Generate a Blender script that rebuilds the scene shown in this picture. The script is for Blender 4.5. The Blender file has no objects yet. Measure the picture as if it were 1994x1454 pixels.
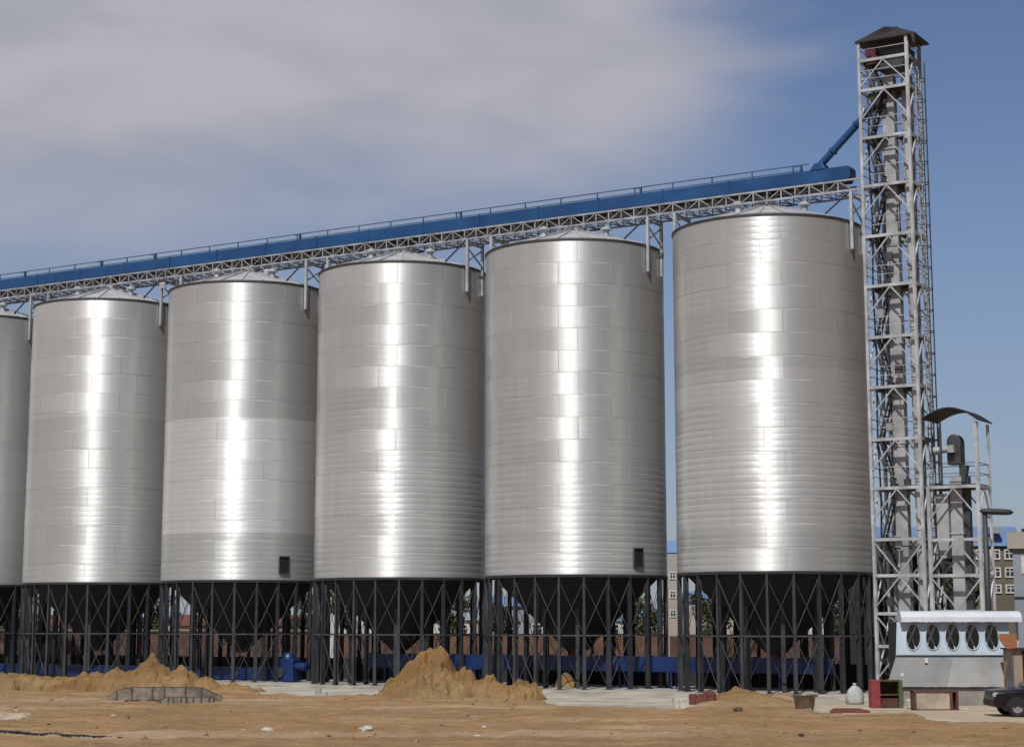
import bpy, bmesh, math, random
from math import sin, cos, pi, radians as R, hypot, atan2, sqrt
from mathutils import Vector, Matrix, noise
rnd = random.Random(7)
S = bpy.context.scene
COL = S.collection

# ------------------------------------------------------------------ camera
HC, PITCH, LENS = 3.5, 0.1588, 65.0
cam = bpy.data.objects.new('camera', bpy.data.cameras.new('camera')); COL.objects.link(cam)
cam.location = (0, 0, HC); cam.rotation_euler = (pi/2 + PITCH, 0, 0)
cam.data.lens = LENS; cam.data.sensor_width = 36; cam.data.shift_y = -0.0449
cam.data.clip_start = 0.5; cam.data.clip_end = 6000
S.camera = cam
S.view_settings.view_transform = 'Standard'; S.view_settings.look = 'None'
S.view_settings.exposure = 0.0; S.view_settings.gamma = 1.0

# ------------------------------------------------------------------ sun and sky
SUN_EL, SUN_AZ = 50.0, 194.0          # azimuth clockwise from +Y: behind the camera, a little left
SKY_STRENGTH = 0.075
sd = Vector((sin(R(SUN_AZ))*cos(R(SUN_EL)), cos(R(SUN_AZ))*cos(R(SUN_EL)), sin(R(SUN_EL))))
sun = bpy.data.objects.new('sun', bpy.data.lights.new('sun', 'SUN')); COL.objects.link(sun)
sun.data.energy = 4.3; sun.data.angle = R(0.5); sun.data.color = (1.0, 0.97, 0.92)
sun.rotation_euler = (-sd).to_track_quat('-Z', 'Y').to_euler()
sun.location = sd*200

W = bpy.data.worlds.new('World'); S.world = W; W.use_nodes = True
nt = W.node_tree; nt.nodes.clear()
def N(t, typ, **kw):
    n = t.nodes.new(typ)
    for k, v in kw.items(): setattr(n, k, v)
    return n
def L(t, a, b): t.links.new(a, b)
def M_(t, op, a, b=None, c=None, clamp=False):
    n = N(t, 'ShaderNodeMath', operation=op, use_clamp=clamp)
    for i, v in enumerate((a, b, c)):
        if v is None: continue
        if isinstance(v, (int, float)): n.inputs[i].default_value = v
        else: L(t, v, n.inputs[i])
    return n.outputs[0]
def MR(t, v, a, b, c=0.0, d=1.0, smooth=True):
    n = N(t, 'ShaderNodeMapRange', interpolation_type='SMOOTHSTEP' if smooth else 'LINEAR')
    L(t, v, n.inputs[0])
    for i, x in zip((1, 2, 3, 4), (a, b, c, d)): n.inputs[i].default_value = x
    return n.outputs[0]
def MIX(t, f, a, b, mode='MIX'):
    n = N(t, 'ShaderNodeMix', data_type='RGBA', blend_type=mode)
    if isinstance(f, (int, float)): n.inputs[0].default_value = f
    else: L(t, f, n.inputs[0])
    for i, v in ((6, a), (7, b)):
        if isinstance(v, tuple): n.inputs[i].default_value = (*v[:3], 1)
        else: L(t, v, n.inputs[i])
    return n.outputs[2]
out = N(nt, 'ShaderNodeOutputWorld'); bg = N(nt, 'ShaderNodeBackground')
sky = N(nt, 'ShaderNodeTexSky', sky_type='NISHITA', sun_disc=False)
sky.sun_elevation = R(SUN_EL); sky.sun_rotation = R(SUN_AZ)
sky.air_density = 1.0; sky.dust_density = 0.6; sky.ozone_density = 2.0
tc = N(nt, 'ShaderNodeTexCoord'); sep = N(nt, 'ShaderNodeSeparateXYZ'); L(nt, tc.outputs['Generated'], sep.inputs[0])
az = M_(nt, 'MULTIPLY', M_(nt, 'ARCTAN2', sep.outputs[0], sep.outputs[1]), 180/pi)
el = M_(nt, 'MULTIPLY', M_(nt, 'ARCSINE', sep.outputs[2]), 180/pi)
cmb = N(nt, 'ShaderNodeCombineXYZ'); L(nt, M_(nt, 'MULTIPLY', az, 0.045), cmb.inputs[0]); L(nt, M_(nt, 'MULTIPLY', el, 0.13), cmb.inputs[1])
cmb.inputs[2].default_value = 3.3
n1 = N(nt, 'ShaderNodeTexNoise'); n1.inputs['Scale'].default_value = 1.2; n1.inputs['Detail'].default_value = 4; n1.inputs['Roughness'].default_value = 0.5
L(nt, cmb.outputs[0], n1.inputs['Vector'])
n2 = N(nt, 'ShaderNodeTexNoise'); n2.inputs['Scale'].default_value = 3.0; n2.inputs['Detail'].default_value = 2.5; n2.inputs['Roughness'].default_value = 0.5; n2.inputs['Distortion'].default_value = 0.4
L(nt, cmb.outputs[0], n2.inputs['Vector'])
w1 = M_(nt, 'MULTIPLY', M_(nt, 'SUBTRACT', n1.outputs[0], 0.5), 14.0)
w2 = M_(nt, 'MULTIPLY', M_(nt, 'SUBTRACT', n2.outputs[0], 0.5), 7.0)
azw = M_(nt, 'ADD', az, M_(nt, 'ADD', w1, w2)); elw = M_(nt, 'ADD', el, M_(nt, 'ADD', M_(nt, 'MULTIPLY', w1, 0.22), M_(nt, 'MULTIPLY', w2, 0.25)))
# edge of the thin cloud bank: left of about 6 degrees, above about 12 degrees, lower again far to the left
ma = MR(nt, M_(nt, 'SUBTRACT', azw, M_(nt, 'MULTIPLY', M_(nt, 'SUBTRACT', el, 14.0), 0.45)), 9.5, 1.5)
low = MR(nt, az, -60.0, -18.0, 16.0, 0.0)
me = MR(nt, M_(nt, 'ADD', M_(nt, 'SUBTRACT', elw, M_(nt, 'MULTIPLY', az, 0.07)), low), 10.8, 16.3, 0.14, 1.0)
back = MR(nt, az, -175.0, -150.0)
mask = M_(nt, 'MULTIPLY', M_(nt, 'MULTIPLY', ma, me), back)
mask = M_(nt, 'MULTIPLY', mask, MR(nt, n2.outputs[0], 0.15, 0.6, 0.88, 0.97))
skyc = MIX(nt, 1.0, sky.outputs[0], (SKY_STRENGTH*0.88, SKY_STRENGTH*0.89, SKY_STRENGTH*1.02), 'MULTIPLY')
hz = MR(nt, el, 18.0, -1.0, 0.0, 0.55)
skyc = MIX(nt, hz, skyc, (0.25, 0.295, 0.39))
cl = MIX(nt, MR(nt, n2.outputs[0], 0.3, 0.7), (0.395, 0.398, 0.45), (0.47, 0.46, 0.505))
# unseen dark cloud added to darken the right sides of the silos
bank = M_(nt, 'MULTIPLY', M_(nt, 'MULTIPLY', MR(nt, azw, 20.0, 36.0), MR(nt, azw, 172.0, 135.0)), MR(nt, elw, 75.0, 50.0))
skyc = MIX(nt, M_(nt, 'MULTIPLY', bank, 0.95), skyc, (0.05, 0.051, 0.054))
fin = MIX(nt, mask, skyc, cl)
L(nt, fin, bg.inputs[0]); bg.inputs[1].default_value = 1.0
L(nt, bg.outputs[0], out.inputs[0])

# ------------------------------------------------------------------ measuring helpers (photo 1994 x 1454 -> ground point)
_f, _sy, _c, _s = 3600.0, -89.5, cos(PITCH), sin(PITCH)
def pj(x, y, z=0.0):
    z -= HC; d = y*_c + z*_s; u = -y*_s + z*_c
    return 997 + _f*x/d, 727 + _sy - _f*u/d
def gr(px, py, z0=0.0):
    a = (px-997)/_f; b = (727+_sy-py)/_f; y = _c - b*_s; z = _s + b*_c
    k = (z0-HC)/z
    return Vector((a*k, y*k, z0))
def at(px, py, Y):
    a = (px-997)/_f; b = (727+_sy-py)/_f; y = _c - b*_s; z = _s + b*_c
    k = Y/y
    return Vector((a*k, Y, z*k + HC))
ROW0 = Vector((13.646, 97.0, 0)); RZ = -0.5498   # the row of silos: local x along it, local y away from the camera
RD = Vector((0.8526, -0.5225, 0)); RB = Vector((0.5225, 0.8526, 0))
def row(t, o=0.0, z=0.0): return ROW0 + RD*t + RB*o + Vector((0, 0, z))

# ------------------------------------------------------------------ mesh helpers
class MB:
    def __init__(s): s.v = []; s.f = []
    def add(s, vs, fs):
        o = len(s.v); s.v += [tuple(v) for v in vs]; s.f += [tuple(i+o for i in f) for f in fs]
    def box(s, c, d, rz=0.0, tilt=None):
        x, y, z = d[0]/2, d[1]/2, d[2]/2
        m = Matrix.Rotation(rz, 3, 'Z')
        if tilt: m = m @ Matrix.Rotation(tilt[0], 3, 'X') @ Matrix.Rotation(tilt[1], 3, 'Y')
        c = Vector(c)
        vs = [c + m @ Vector((a*x, b*y, e*z)) for e in (-1, 1) for a, b in ((-1, -1), (1, -1), (1, 1), (-1, 1))]
        s.add(vs, [(3, 2, 1, 0), (4, 5, 6, 7), (0, 1, 5, 4), (1, 2, 6, 5), (2, 3, 7, 6), (3, 0, 4, 7)])
    def beam(s, p, q, w, h=None, w2=None):
        p, q = Vector(p), Vector(q); h = h or w; w2 = w2 or w; k = w2/w
        d = (q-p).normalized(); up = Vector((0, 0, 1)) if abs(d.z) < 0.95 else Vector((0, 1, 0))
        a = d.cross(up).normalized(); b = a.cross(d)
        vs = [e + a*(i*w/2*m) + b*(j*h/2*m) for e, m in ((p, 1), (q, k)) for i, j in ((-1, -1), (1, -1), (1, 1), (-1, 1))]
        s.add(vs, [(3, 2, 1, 0), (4, 5, 6, 7), (0, 1, 5, 4), (1, 2, 6, 5), (2, 3, 7, 6), (3, 0, 4, 7)])
    def hbeam(s, p, q, w, d, ax, t=0.02, w2=None):
        # H section standing between p and q; ax = flange direction (across), normal = web direction
        p, q = Vector(p), Vector(q); ax = Vector(ax).normalized(); u = (q-p).normalized(); nn = u.cross(ax).normalized()
        w2 = w2 or w
        for sg in (-1, 1):
            vs = [e + nn*(sg*d/2 + j*t/2) + ax*(i*ww/2) for e, ww in ((p, w), (q, w2)) for i, j in ((-1, -1), (1, -1), (1, 1), (-1, 1))]
            s.add(vs, [(3, 2, 1, 0), (4, 5, 6, 7), (0, 1, 5, 4), (1, 2, 6, 5), (2, 3, 7, 6), (3, 0, 4, 7)])
        vs = [e + nn*(j*(d-t)/2) + ax*(i*t/2) for e in (p, q) for i, j in ((-1, -1), (1, -1), (1, 1), (-1, 1))]
        s.add(vs, [(3, 2, 1, 0), (4, 5, 6, 7), (0, 1, 5, 4), (1, 2, 6, 5), (2, 3, 7, 6), (3, 0, 4, 7)])
    def cyl(s, p, q, r, n=10, r2=None, cap=True):
        p, q = Vector(p), Vector(q); r2 = r if r2 is None else r2
        d = (q-p).normalized(); up = Vector((0, 0, 1)) if abs(d.z) < 0.95 else Vector((0, 1, 0))
        a = d.cross(up).normalized(); b = d.cross(a)
        vs = [e + (a*cos(2*pi*i/n) + b*sin(2*pi*i/n))*rr for e, rr in ((p, r), (q, r2)) for i in range(n)]
        fs = [(i, (i+1) % n, n+(i+1) % n, n+i) for i in range(n)]
        if cap: fs += [tuple(range(n))[::-1], tuple(range(n, 2*n))]
        s.add(vs, fs)
    def tube(s, pts, r, n=6):
        for a, b in zip(pts, pts[1:]): s.cyl(a, b, r, n)
    def lathe(s, prof, n=48, c=(0, 0, 0), a0=0.0, a1=2*pi):
        full = abs(a1-a0-2*pi) < 1e-6; m = n if full else n+1
        vs = [(c[0]+r*cos(a0+(a1-a0)*i/n), c[1]+r*sin(a0+(a1-a0)*i/n), c[2]+z) for r, z in prof for i in range(m)]
        fs = []
        for k in range(len(prof)-1):
            for i in range(n):
                j = (i+1) % m
                fs.append((k*m+i, k*m+j, (k+1)*m+j, (k+1)*m+i))
        s.add(vs, fs)
    def poly(s, pts, d, thick):
        # flat outline pts (3D) pushed along d by thick
        d = Vector(d).normalized()*thick; n = len(pts)
        vs = [Vector(p) for p in pts] + [Vector(p)+d for p in pts]
        s.add(vs, [tuple(range(n))[::-1], tuple(range(n, 2*n))] + [(i, (i+1) % n, n+(i+1) % n, n+i) for i in range(n)])
    def build(s, name, mt, parent=None, smooth=False, loc=None, bevel=0.0, fix=True, rot=None):
        me = bpy.data.meshes.new(name); me.from_pydata(s.v, [], s.f); me.update()
        if fix:
            bm = bmesh.new(); bm.from_mesh(me); bmesh.ops.recalc_face_normals(bm, faces=bm.faces); bm.to_mesh(me); bm.free()
        if smooth: me.polygons.foreach_set('use_smooth', [True]*len(me.polygons))
        me.materials.append(mt)
        o = bpy.data.objects.new(name, me); COL.objects.link(o)
        if parent: o.parent = parent
        if loc is not None: o.location = loc
        if rot is not None: o.rotation_euler = rot
        if bevel:
            b = o.modifiers.new('bevel', 'BEVEL'); b.width = bevel; b.segments = 2; b.limit_method = 'ANGLE'
        return o
def tag(o, label, cat, group=None):
    o['label'] = label; o['category'] = cat
    if group: o['group'] = group
    return o
def thing(name, label, cat, loc=(0, 0, 0), rz=0.0, group=None):
    o = bpy.data.objects.new(name, None); COL.objects.link(o); o.location = loc; o.rotation_euler = (0, 0, rz)
    return tag(o, label, cat, group)
def kids(o): return [c for c in bpy.data.objects if c.parent == o]
def copy_tree(o, loc=None, rz=None, parent=None, label=None):
    c = o.copy(); COL.objects.link(c)
    if parent: c.parent = parent
    if loc is not None: c.location = loc
    if rz is not None: c.rotation_euler = (0, 0, rz)
    if label: c['label'] = label
    for k in kids(o): copy_tree(k, parent=c)
    return c
def one(name, mt, fn, parent=None, **kw):
    m = MB(); fn(m); return m.build(name, mt, parent, **kw)

# ------------------------------------------------------------------ materials
def mat(name, col, rough=0.6, metal=0.0, var=0.25, scale=1.5, bump=0.0, bscale=20.0, col2=None, coord='Object', detail=6):
    col = tuple(c*0.76 for c in col); col2 = col2 and tuple(c*0.76 for c in col2)
    m = bpy.data.materials.new(name); m.use_nodes = True; t = m.node_tree
    b = t.nodes['Principled BSDF']; b.inputs['Roughness'].default_value = rough; b.inputs['Metallic'].default_value = metal
    tcn = N(t, 'ShaderNodeTexCoord')
    nz = N(t, 'ShaderNodeTexNoise'); nz.inputs['Scale'].default_value = scale; nz.inputs['Detail'].default_value = detail; nz.inputs['Roughness'].default_value = 0.6
    L(t, tcn.outputs[coord], nz.inputs['Vector'])
    c2 = col2 or tuple(c*(1-var) for c in col); c1 = tuple(min(1, c*(1+var*0.5)) for c in col) if not col2 else col
    L(t, MIX(t, MR(t, nz.outputs[0], 0.3, 0.7), c2, c1), b.inputs['Base Color'])
    L(t, MR(t, nz.outputs[0], 0.25, 0.75, max(0.05, rough-0.1), min(1, rough+0.1), False), b.inputs['Roughness'])
    if bump:
        n2 = N(t, 'ShaderNodeTexNoise'); n2.inputs['Scale'].default_value = bscale; n2.inputs['Detail'].default_value = 5
        L(t, tcn.outputs[coord], n2.inputs['Vector'])
        bp = N(t, 'ShaderNodeBump'); bp.inputs['Strength'].default_value = bump; bp.inputs['Distance'].default_value = 0.05
        L(t, n2.outputs[0], bp.inputs['Height']); L(t, bp.outputs[0], b.inputs['Normal'])
    return m

def mat_silo():
    m = bpy.data.materials.new('galvanised sheet'); m.use_nodes = True; t = m.node_tree
    b = t.nodes['Principled BSDF']
    tcn = N(t, 'ShaderNodeTexCoord'); sp = N(t, 'ShaderNodeSeparateXYZ'); L(t, tcn.outputs['Object'], sp.inputs[0])
    oi = N(t, 'ShaderNodeObjectInfo')
    rr = M_(t, 'MULTIPLY', oi.outputs['Random'], 40.0)
    u = M_(t, 'MULTIPLY', M_(t, 'ARCTAN2', sp.outputs[0], M_(t, 'MULTIPLY', sp.outputs[1], -1.0)), 4.98)
    uv = N(t, 'ShaderNodeCombineXYZ'); L(t, u, uv.inputs[0]); L(t, sp.outputs[2], uv.inputs[1])
    L(t, rr, uv.inputs[2])
    br = N(t, 'ShaderNodeTexBrick'); br.offset = 0.37; br.offset_frequency = 2
    br.inputs['Color1'].default_value = (0, 0, 0, 1); br.inputs['Color2'].default_value = (1, 1, 1, 1); br.inputs['Mortar'].default_value = (0.5, 0.5, 0.5, 1)
    br.inputs['Scale'].default_value = 1.0; br.inputs['Mortar Size'].default_value = 0.018; br.inputs['Mortar Smooth'].default_value = 0.3
    br.inputs['Brick Width'].default_value = 2.85; br.inputs['Row Height'].default_value = 1.2
    L(t, uv.outputs[0], br.inputs['Vector'])
    # white noise per sheet so each silo is different
    cell = N(t, 'ShaderNodeVectorMath', operation='FLOOR')
    dv = N(t, 'ShaderNodeVectorMath', operation='MULTIPLY'); dv.inputs[1].default_value = (1/8.55, 1/1.2, 1.0); L(t, uv.outputs[0], dv.inputs[0]); L(t, dv.outputs[0], cell.inputs[0])
    wn = N(t, 'ShaderNodeTexWhiteNoise', noise_dimensions='3D'); L(t, cell.outputs[0], wn.inputs['Vector'])
    sheet = M_(t, 'ADD', M_(t, 'MULTIPLY', br.outputs['Color'], 0.5), M_(t, 'MULTIPLY', wn.outputs[0], 0.5))
    # soft vertical streaks and broad stains
    sv = N(t, 'ShaderNodeVectorMath', operation='MULTIPLY'); sv.inputs[1].default_value = (1.6, 0.10, 1.0); L(t, uv.outputs[0], sv.inputs[0])
    ns = N(t, 'ShaderNodeTexNoise'); ns.inputs['Scale'].default_value = 1.0; ns.inputs['Detail'].default_value = 5; L(t, sv.outputs[0], ns.inputs['Vector'])
    hv = N(t, 'ShaderNodeVectorMath', operation='MULTIPLY'); hv.inputs[1].default_value = (0.12, 2.2, 1.0); L(t, uv.outputs[0], hv.inputs[0])
    nh = N(t, 'ShaderNodeTexNoise'); nh.inputs['Scale'].default_value = 1.0; nh.inputs['Detail'].default_value = 4; L(t, hv.outputs[0], nh.inputs['Vector'])
    base = MIX(t, sheet, (0.46, 0.472, 0.468), (0.55, 0.56, 0.557))
    base = MIX(t, MR(t, ns.outputs[0], 0.35, 0.75, 0.0, 0.3), base, (0.42, 0.42, 0.41))
    pn = N(t, 'ShaderNodeTexNoise'); pn.inputs['Scale'].default_value = 0.35; pn.inputs['Detail'].default_value = 3; L(t, uv.outputs[0], pn.inputs['Vector'])
    # each silo's own band of newer, brighter sheets (object colour: from, to, amount, ripple)
    oc = N(t, 'ShaderNodeSeparateColor'); L(t, oi.outputs['Color'], oc.inputs[0])
    zz_ = M_(t, 'DIVIDE', sp.outputs[2], 30.0)
    band = M_(t, 'MULTIPLY', M_(t, 'MULTIPLY', M_(t, 'GREATER_THAN', zz_, oc.outputs[0]), M_(t, 'LESS_THAN', zz_, oc.outputs[1])), oc.outputs[2])
    base = MIX(t, M_(t, 'MULTIPLY', band, 0.65), base, (0.74, 0.745, 0.745))
    seam = M_(t, 'MULTIPLY', br.outputs['Fac'], MR(t, pn.outputs[0], 0.46, 0.66, 0.05, 0.5))
    base = MIX(t, seam, base, (0.12, 0.115, 0.11))
    L(t, base, b.inputs['Base Color'])
    b.inputs['Metallic'].default_value = 0.66
    L(t, M_(t, 'ADD', MR(t, sheet, 0.0, 1.0, 0.43, 0.49, False), MR(t, nh.outputs[0], 0.3, 0.7, -0.03, 0.03, False)), b.inputs['Roughness'])
    b.inputs['Anisotropic'].default_value = 0.87; b.inputs['Anisotropic Rotation'].default_value = ANISO_ROT
    tg = N(t, 'ShaderNodeTangent', direction_type='RADIAL', axis='Z'); L(t, tg.outputs[0], b.inputs['Tangent'])
    # bump: corrugation whose visible ripple comes and goes, stronger low on the wall
    wz = M_(t, 'ADD', M_(t, 'MULTIPLY', sp.outputs[2], 2*pi/0.34), M_(t, 'MULTIPLY', nh.outputs[0], 2.0))
    pv = N(t, 'ShaderNodeVectorMath', operation='MULTIPLY'); pv.inputs[1].default_value = (0.20, 0.16, 1.0); L(t, uv.outputs[0], pv.inputs[0])
    npz = N(t, 'ShaderNodeTexNoise'); npz.inputs['Scale'].default_value = 1.0; npz.inputs['Detail'].default_value = 2; L(t, pv.outputs[0], npz.inputs['Vector'])
    lowz = MR(t, sp.outputs[2], 22.0, 8.0, -0.16, 0.16)
    amp = MR(t, M_(t, 'ADD', npz.outputs[0], lowz), 0.42, 0.75, 0.05, 1.0)
    hgt = M_(t, 'MULTIPLY', M_(t, 'POWER', M_(t, 'ABSOLUTE', M_(t, 'SINE', M_(t, 'MULTIPLY', wz, 0.5))), 0.7), M_(t, 'MULTIPLY', M_(t, 'MULTIPLY', amp, oi.outputs['Alpha']), 0.020))
    hgt = M_(t, 'ADD', hgt, M_(t, 'MULTIPLY', nh.outputs[0], 0.006))
    hgt = M_(t, 'ADD', hgt, M_(t, 'MULTIPLY', ns.outputs[0], 0.008))
    hgt = M_(t, 'SUBTRACT', hgt, M_(t, 'MULTIPLY', br.outputs['Fac'], 0.006))
    bp = N(t, 'ShaderNodeBump'); bp.inputs['Strength'].default_value = 0.8; bp.inputs['Distance'].default_value = 1.0
    ge = N(t, 'ShaderNodeNewGeometry'); tv = N(t, 'ShaderNodeVectorMath', operation='SCALE'); L(t, tg.outputs[0], tv.inputs[0])
    L(t, M_(t, 'MULTIPLY', M_(t, 'SUBTRACT', sheet, 0.5), 0.10), tv.inputs['Scale'])
    av = N(t, 'ShaderNodeVectorMath', operation='ADD'); L(t, ge.outputs['Normal'], av.inputs[0]); L(t, tv.outputs[0], av.inputs[1])
    nv = N(t, 'ShaderNodeVectorMath', operation='NORMALIZE'); L(t, av.outputs[0], nv.inputs[0]); L(t, nv.outputs[0], bp.inputs['Normal'])
    L(t, hgt, bp.inputs['Height']); L(t, bp.outputs[0], b.inputs['Normal'])
    b2 = N(t, 'ShaderNodeBsdfPrincipled'); L(t, base, b2.inputs['Base Color']); b2.inputs['Metallic'].default_value = 0.66; b2.inputs['Roughness'].default_value = 0.52
    b2.inputs['Anisotropic'].default_value = 0.72; b2.inputs['Anisotropic Rotation'].default_value = ANISO_ROT
    L(t, tg.outputs[0], b2.inputs['Tangent']); L(t, bp.outputs[0], b2.inputs['Normal'])
    mx = N(t, 'ShaderNodeMixShader'); mx.inputs[0].default_value = 0.5; L(t, b.outputs[0], mx.inputs[1]); L(t, b2.outputs[0], mx.inputs[2])
    L(t, mx.outputs[0], t.nodes['Material Output'].inputs[0])
    return m
ANISO_ROT = 0.25

def mat_soil(name, c_a=(0.278, 0.177, 0.092), c_b=(0.19, 0.117, 0.059), pale=(0.36, 0.28, 0.19)):
    m = bpy.data.materials.new(name); m.use_nodes = True; t = m.node_tree
    b = t.nodes['Principled BSDF']; b.inputs['Roughness'].default_value = 0.95; b.inputs['Specular IOR Level'].default_value = 0.15
    tcn = N(t, 'ShaderNodeTexCoord')
    def nz(sc, d=6, r=0.6, vec=None):
        n = N(t, 'ShaderNodeTexNoise'); n.inputs['Scale'].default_value = sc; n.inputs['Detail'].default_value = d; n.inputs['Roughness'].default_value = r
        L(t, vec or tcn.outputs['Object'], n.inputs['Vector']); return n.outputs[0]
    st = N(t, 'ShaderNodeVectorMath', operation='MULTIPLY'); st.inputs[1].default_value = (0.35, 1.0, 1.0); L(t, tcn.outputs['Object'], st.inputs[0])
    big, mid, fine = nz(0.16, 5, 0.6, st.outputs[0]), nz(0.9, 6, 0.65, st.outputs[0]), nz(7.0, 8, 0.75)
    c = MIX(t, MR(t, mid, 0.35, 0.68), c_b, c_a)
    c = MIX(t, MR(t, big, 0.48, 0.68, 0.0, 0.65), c, pale)
    c = MIX(t, MR(t, fine, 0.54, 0.70, 0.0, 0.75), c, tuple(x*0.55 for x in c_b))
    c = MIX(t, MR(t, nz(3.1), 0.62, 0.74, 0.0, 0.5), c, pale)
    L(t, c, b.inputs['Base Color'])
    bp = N(t, 'ShaderNodeBump'); bp.inputs['Strength'].default_value = 0.9; bp.inputs['Distance'].default_value = 0.12
    L(t, M_(t, 'ADD', M_(t, 'MULTIPLY', mid, 0.8), M_(t, 'MULTIPLY', fine, 0.5)), bp.inputs['Height']); L(t, bp.outputs[0], b.inputs['Normal'])
    return m

def mat_brick(name, c1, c2, mortar, sx=0.24, sy=0.075):
    m = bpy.data.materials.new(name); m.use_nodes = True; t = m.node_tree
    b = t.nodes['Principled BSDF']; b.inputs['Roughness'].default_value = 0.9
    tcn = N(t, 'ShaderNodeTexCoord'); sp = N(t, 'ShaderNodeSeparateXYZ'); L(t, tcn.outputs['Object'], sp.inputs[0])
    cv = N(t, 'ShaderNodeCombineXYZ'); L(t, M_(t, 'ADD', sp.outputs[0], sp.outputs[1]), cv.inputs[0]); L(t, sp.outputs[2], cv.inputs[1])
    br = N(t, 'ShaderNodeTexBrick'); L(t, cv.outputs[0], br.inputs['Vector'])
    br.inputs['Color1'].default_value = (*c1, 1); br.inputs['Color2'].default_value = (*c2, 1); br.inputs['Mortar'].default_value = (*mortar, 1)
    br.inputs['Scale'].default_value = 1.0; br.inputs['Brick Width'].default_value = sx; br.inputs['Row Height'].default_value = sy; br.inputs['Mortar Size'].default_value = 0.008
    nz = N(t, 'ShaderNodeTexNoise'); nz.inputs['Scale'].default_value = 0.8; nz.inputs['Detail'].default_value = 6; L(t, tcn.outputs['Object'], nz.inputs['Vector'])
    L(t, MIX(t, MR(t, nz.outputs[0], 0.35, 0.7, 0.0, 0.6), br.outputs['Color'], tuple(x*0.5 for x in c2)), b.inputs['Base Color'])
    return m

SILO = mat_silo()
ROOFM = mat('galvanised roof', (0.56, 0.57, 0.59), 0.5, 0.35, 0.15, 0.8)
RIMM = mat('dark rim steel', (0.03, 0.03, 0.033), 0.6, 0.2, 0.3)
LEGM = mat('dark grey leg paint', (0.035, 0.038, 0.046), 0.5, 0.0, 0.35, 1.2)
RODM = mat('galvanised rod', (0.085, 0.085, 0.09), 0.55, 0.3, 0.2)
BLACKM = mat('shade-black hopper steel', (0.010, 0.010, 0.012), 0.75, 0.0, 0.4, 0.8)  # shade under the silo put into the hopper colour
HOLEM = mat('opening shade black', (0.004, 0.004, 0.004), 0.9, 0.0, 0.1)  # the dark inside openings, put into a flat black colour
RUSTM = mat('rusty outlet', (0.10, 0.035, 0.025), 0.75, 0.2, 0.4, 3)
BLUEM = mat('blue conveyor paint', (0.005, 0.066, 0.205), 0.42, 0.0, 0.22, 0.5, 0.1, 4)
BLUE2 = mat('deep blue machine paint', (0.004, 0.026, 0.125), 0.45, 0.0, 0.3, 0.8)
BLUED = mat('blue rail paint', (0.025, 0.09, 0.17), 0.5, 0.0, 0.3, 2)
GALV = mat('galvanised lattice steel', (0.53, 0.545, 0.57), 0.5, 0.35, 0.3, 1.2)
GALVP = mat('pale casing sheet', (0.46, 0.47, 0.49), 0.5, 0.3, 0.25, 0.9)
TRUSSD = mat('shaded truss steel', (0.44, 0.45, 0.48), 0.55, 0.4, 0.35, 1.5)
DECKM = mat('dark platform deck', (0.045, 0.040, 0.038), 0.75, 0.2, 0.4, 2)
TINM = mat('dark tin roof', (0.022, 0.017, 0.016), 0.6, 0.2, 0.5, 2.5)
REDM = mat('dark red gearbox', (0.085, 0.012, 0.020), 0.5, 0.1, 0.3, 3)
DKGREY = mat('dark grey machine', (0.065, 0.07, 0.078), 0.5, 0.3, 0.3, 2)
LAMPM = mat('dark lamp paint', (0.035, 0.037, 0.04), 0.6, 0.0, 0.25, 2)
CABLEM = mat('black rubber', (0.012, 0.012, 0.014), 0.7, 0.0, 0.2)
CONC = mat('weathered concrete', (0.42, 0.39, 0.33), 0.9, 0.0, 0.35, 0.5, 0.3, 12)
CONCD = mat('grey concrete', (0.30, 0.275, 0.24), 0.9, 0.0, 0.3, 0.7, 0.3, 12)
ROADM = mat('pale sandy road', (0.46, 0.375, 0.27), 0.95, 0.0, 0.25, 0.4, 0.4, 9)
SOIL = mat_soil('sandy soil')
HEAPM = mat_soil('yellow brown dirt', (0.225, 0.138, 0.058), (0.15, 0.09, 0.038), (0.26, 0.185, 0.10))
STONEW = mat('white stone', (0.62, 0.58, 0.50), 0.9, 0.0, 0.3, 5, 0.5, 12)
STONED = mat('dark clod', (0.13, 0.075, 0.045), 0.95, 0.0, 0.4, 5, 0.5, 12)
STONEP = mat('tan clod', (0.33, 0.21, 0.11), 0.95, 0.0, 0.4, 5, 0.5, 12)
BRICK = mat_brick('red brick wall', (0.095, 0.042, 0.032), (0.07, 0.03, 0.023), (0.10, 0.085, 0.07))
BRICKO = mat_brick('orange brick wall', (0.125, 0.06, 0.037), (0.095, 0.044, 0.028), (0.12, 0.095, 0.075))
BRICKP = mat('red brown bricks', (0.17, 0.055, 0.04), 0.9, 0.0, 0.45, 6, 0.4, 20)
BROWNW = mat('brown render', (0.145, 0.125, 0.098), 0.9, 0.0, 0.2, 0.3)
BROWND = mat('dark brown render', (0.026, 0.022, 0.02), 0.9, 0.0, 0.3, 0.4)
BEIGEW = mat('beige render', (0.40, 0.37, 0.33), 0.9, 0.0, 0.2, 0.3)
WHITEW = mat('white render', (0.58, 0.58, 0.58), 0.9, 0.0, 0.2, 0.3)
GREYW = mat('blue grey cladding', (0.27, 0.31, 0.36), 0.7, 0.0, 0.2, 0.3)
BLUEROOF = mat('blue sheet roof', (0.10, 0.20, 0.40), 0.6, 0.0, 0.2, 0.3)
GLASSD = mat('dark window glass', (0.03, 0.035, 0.04), 0.15, 0.0, 0.4, 1.0)
FRAMEW = mat('white window frame', (0.65, 0.65, 0.62), 0.6, 0.0, 0.15)
PANELB = mat('light blue panel', (0.50, 0.60, 0.70), 0.55, 0.0, 0.15, 0.7)
PANELG = mat('grey sheet panel', (0.34, 0.34, 0.338), 0.5, 0.2, 0.18, 0.6)
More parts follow.
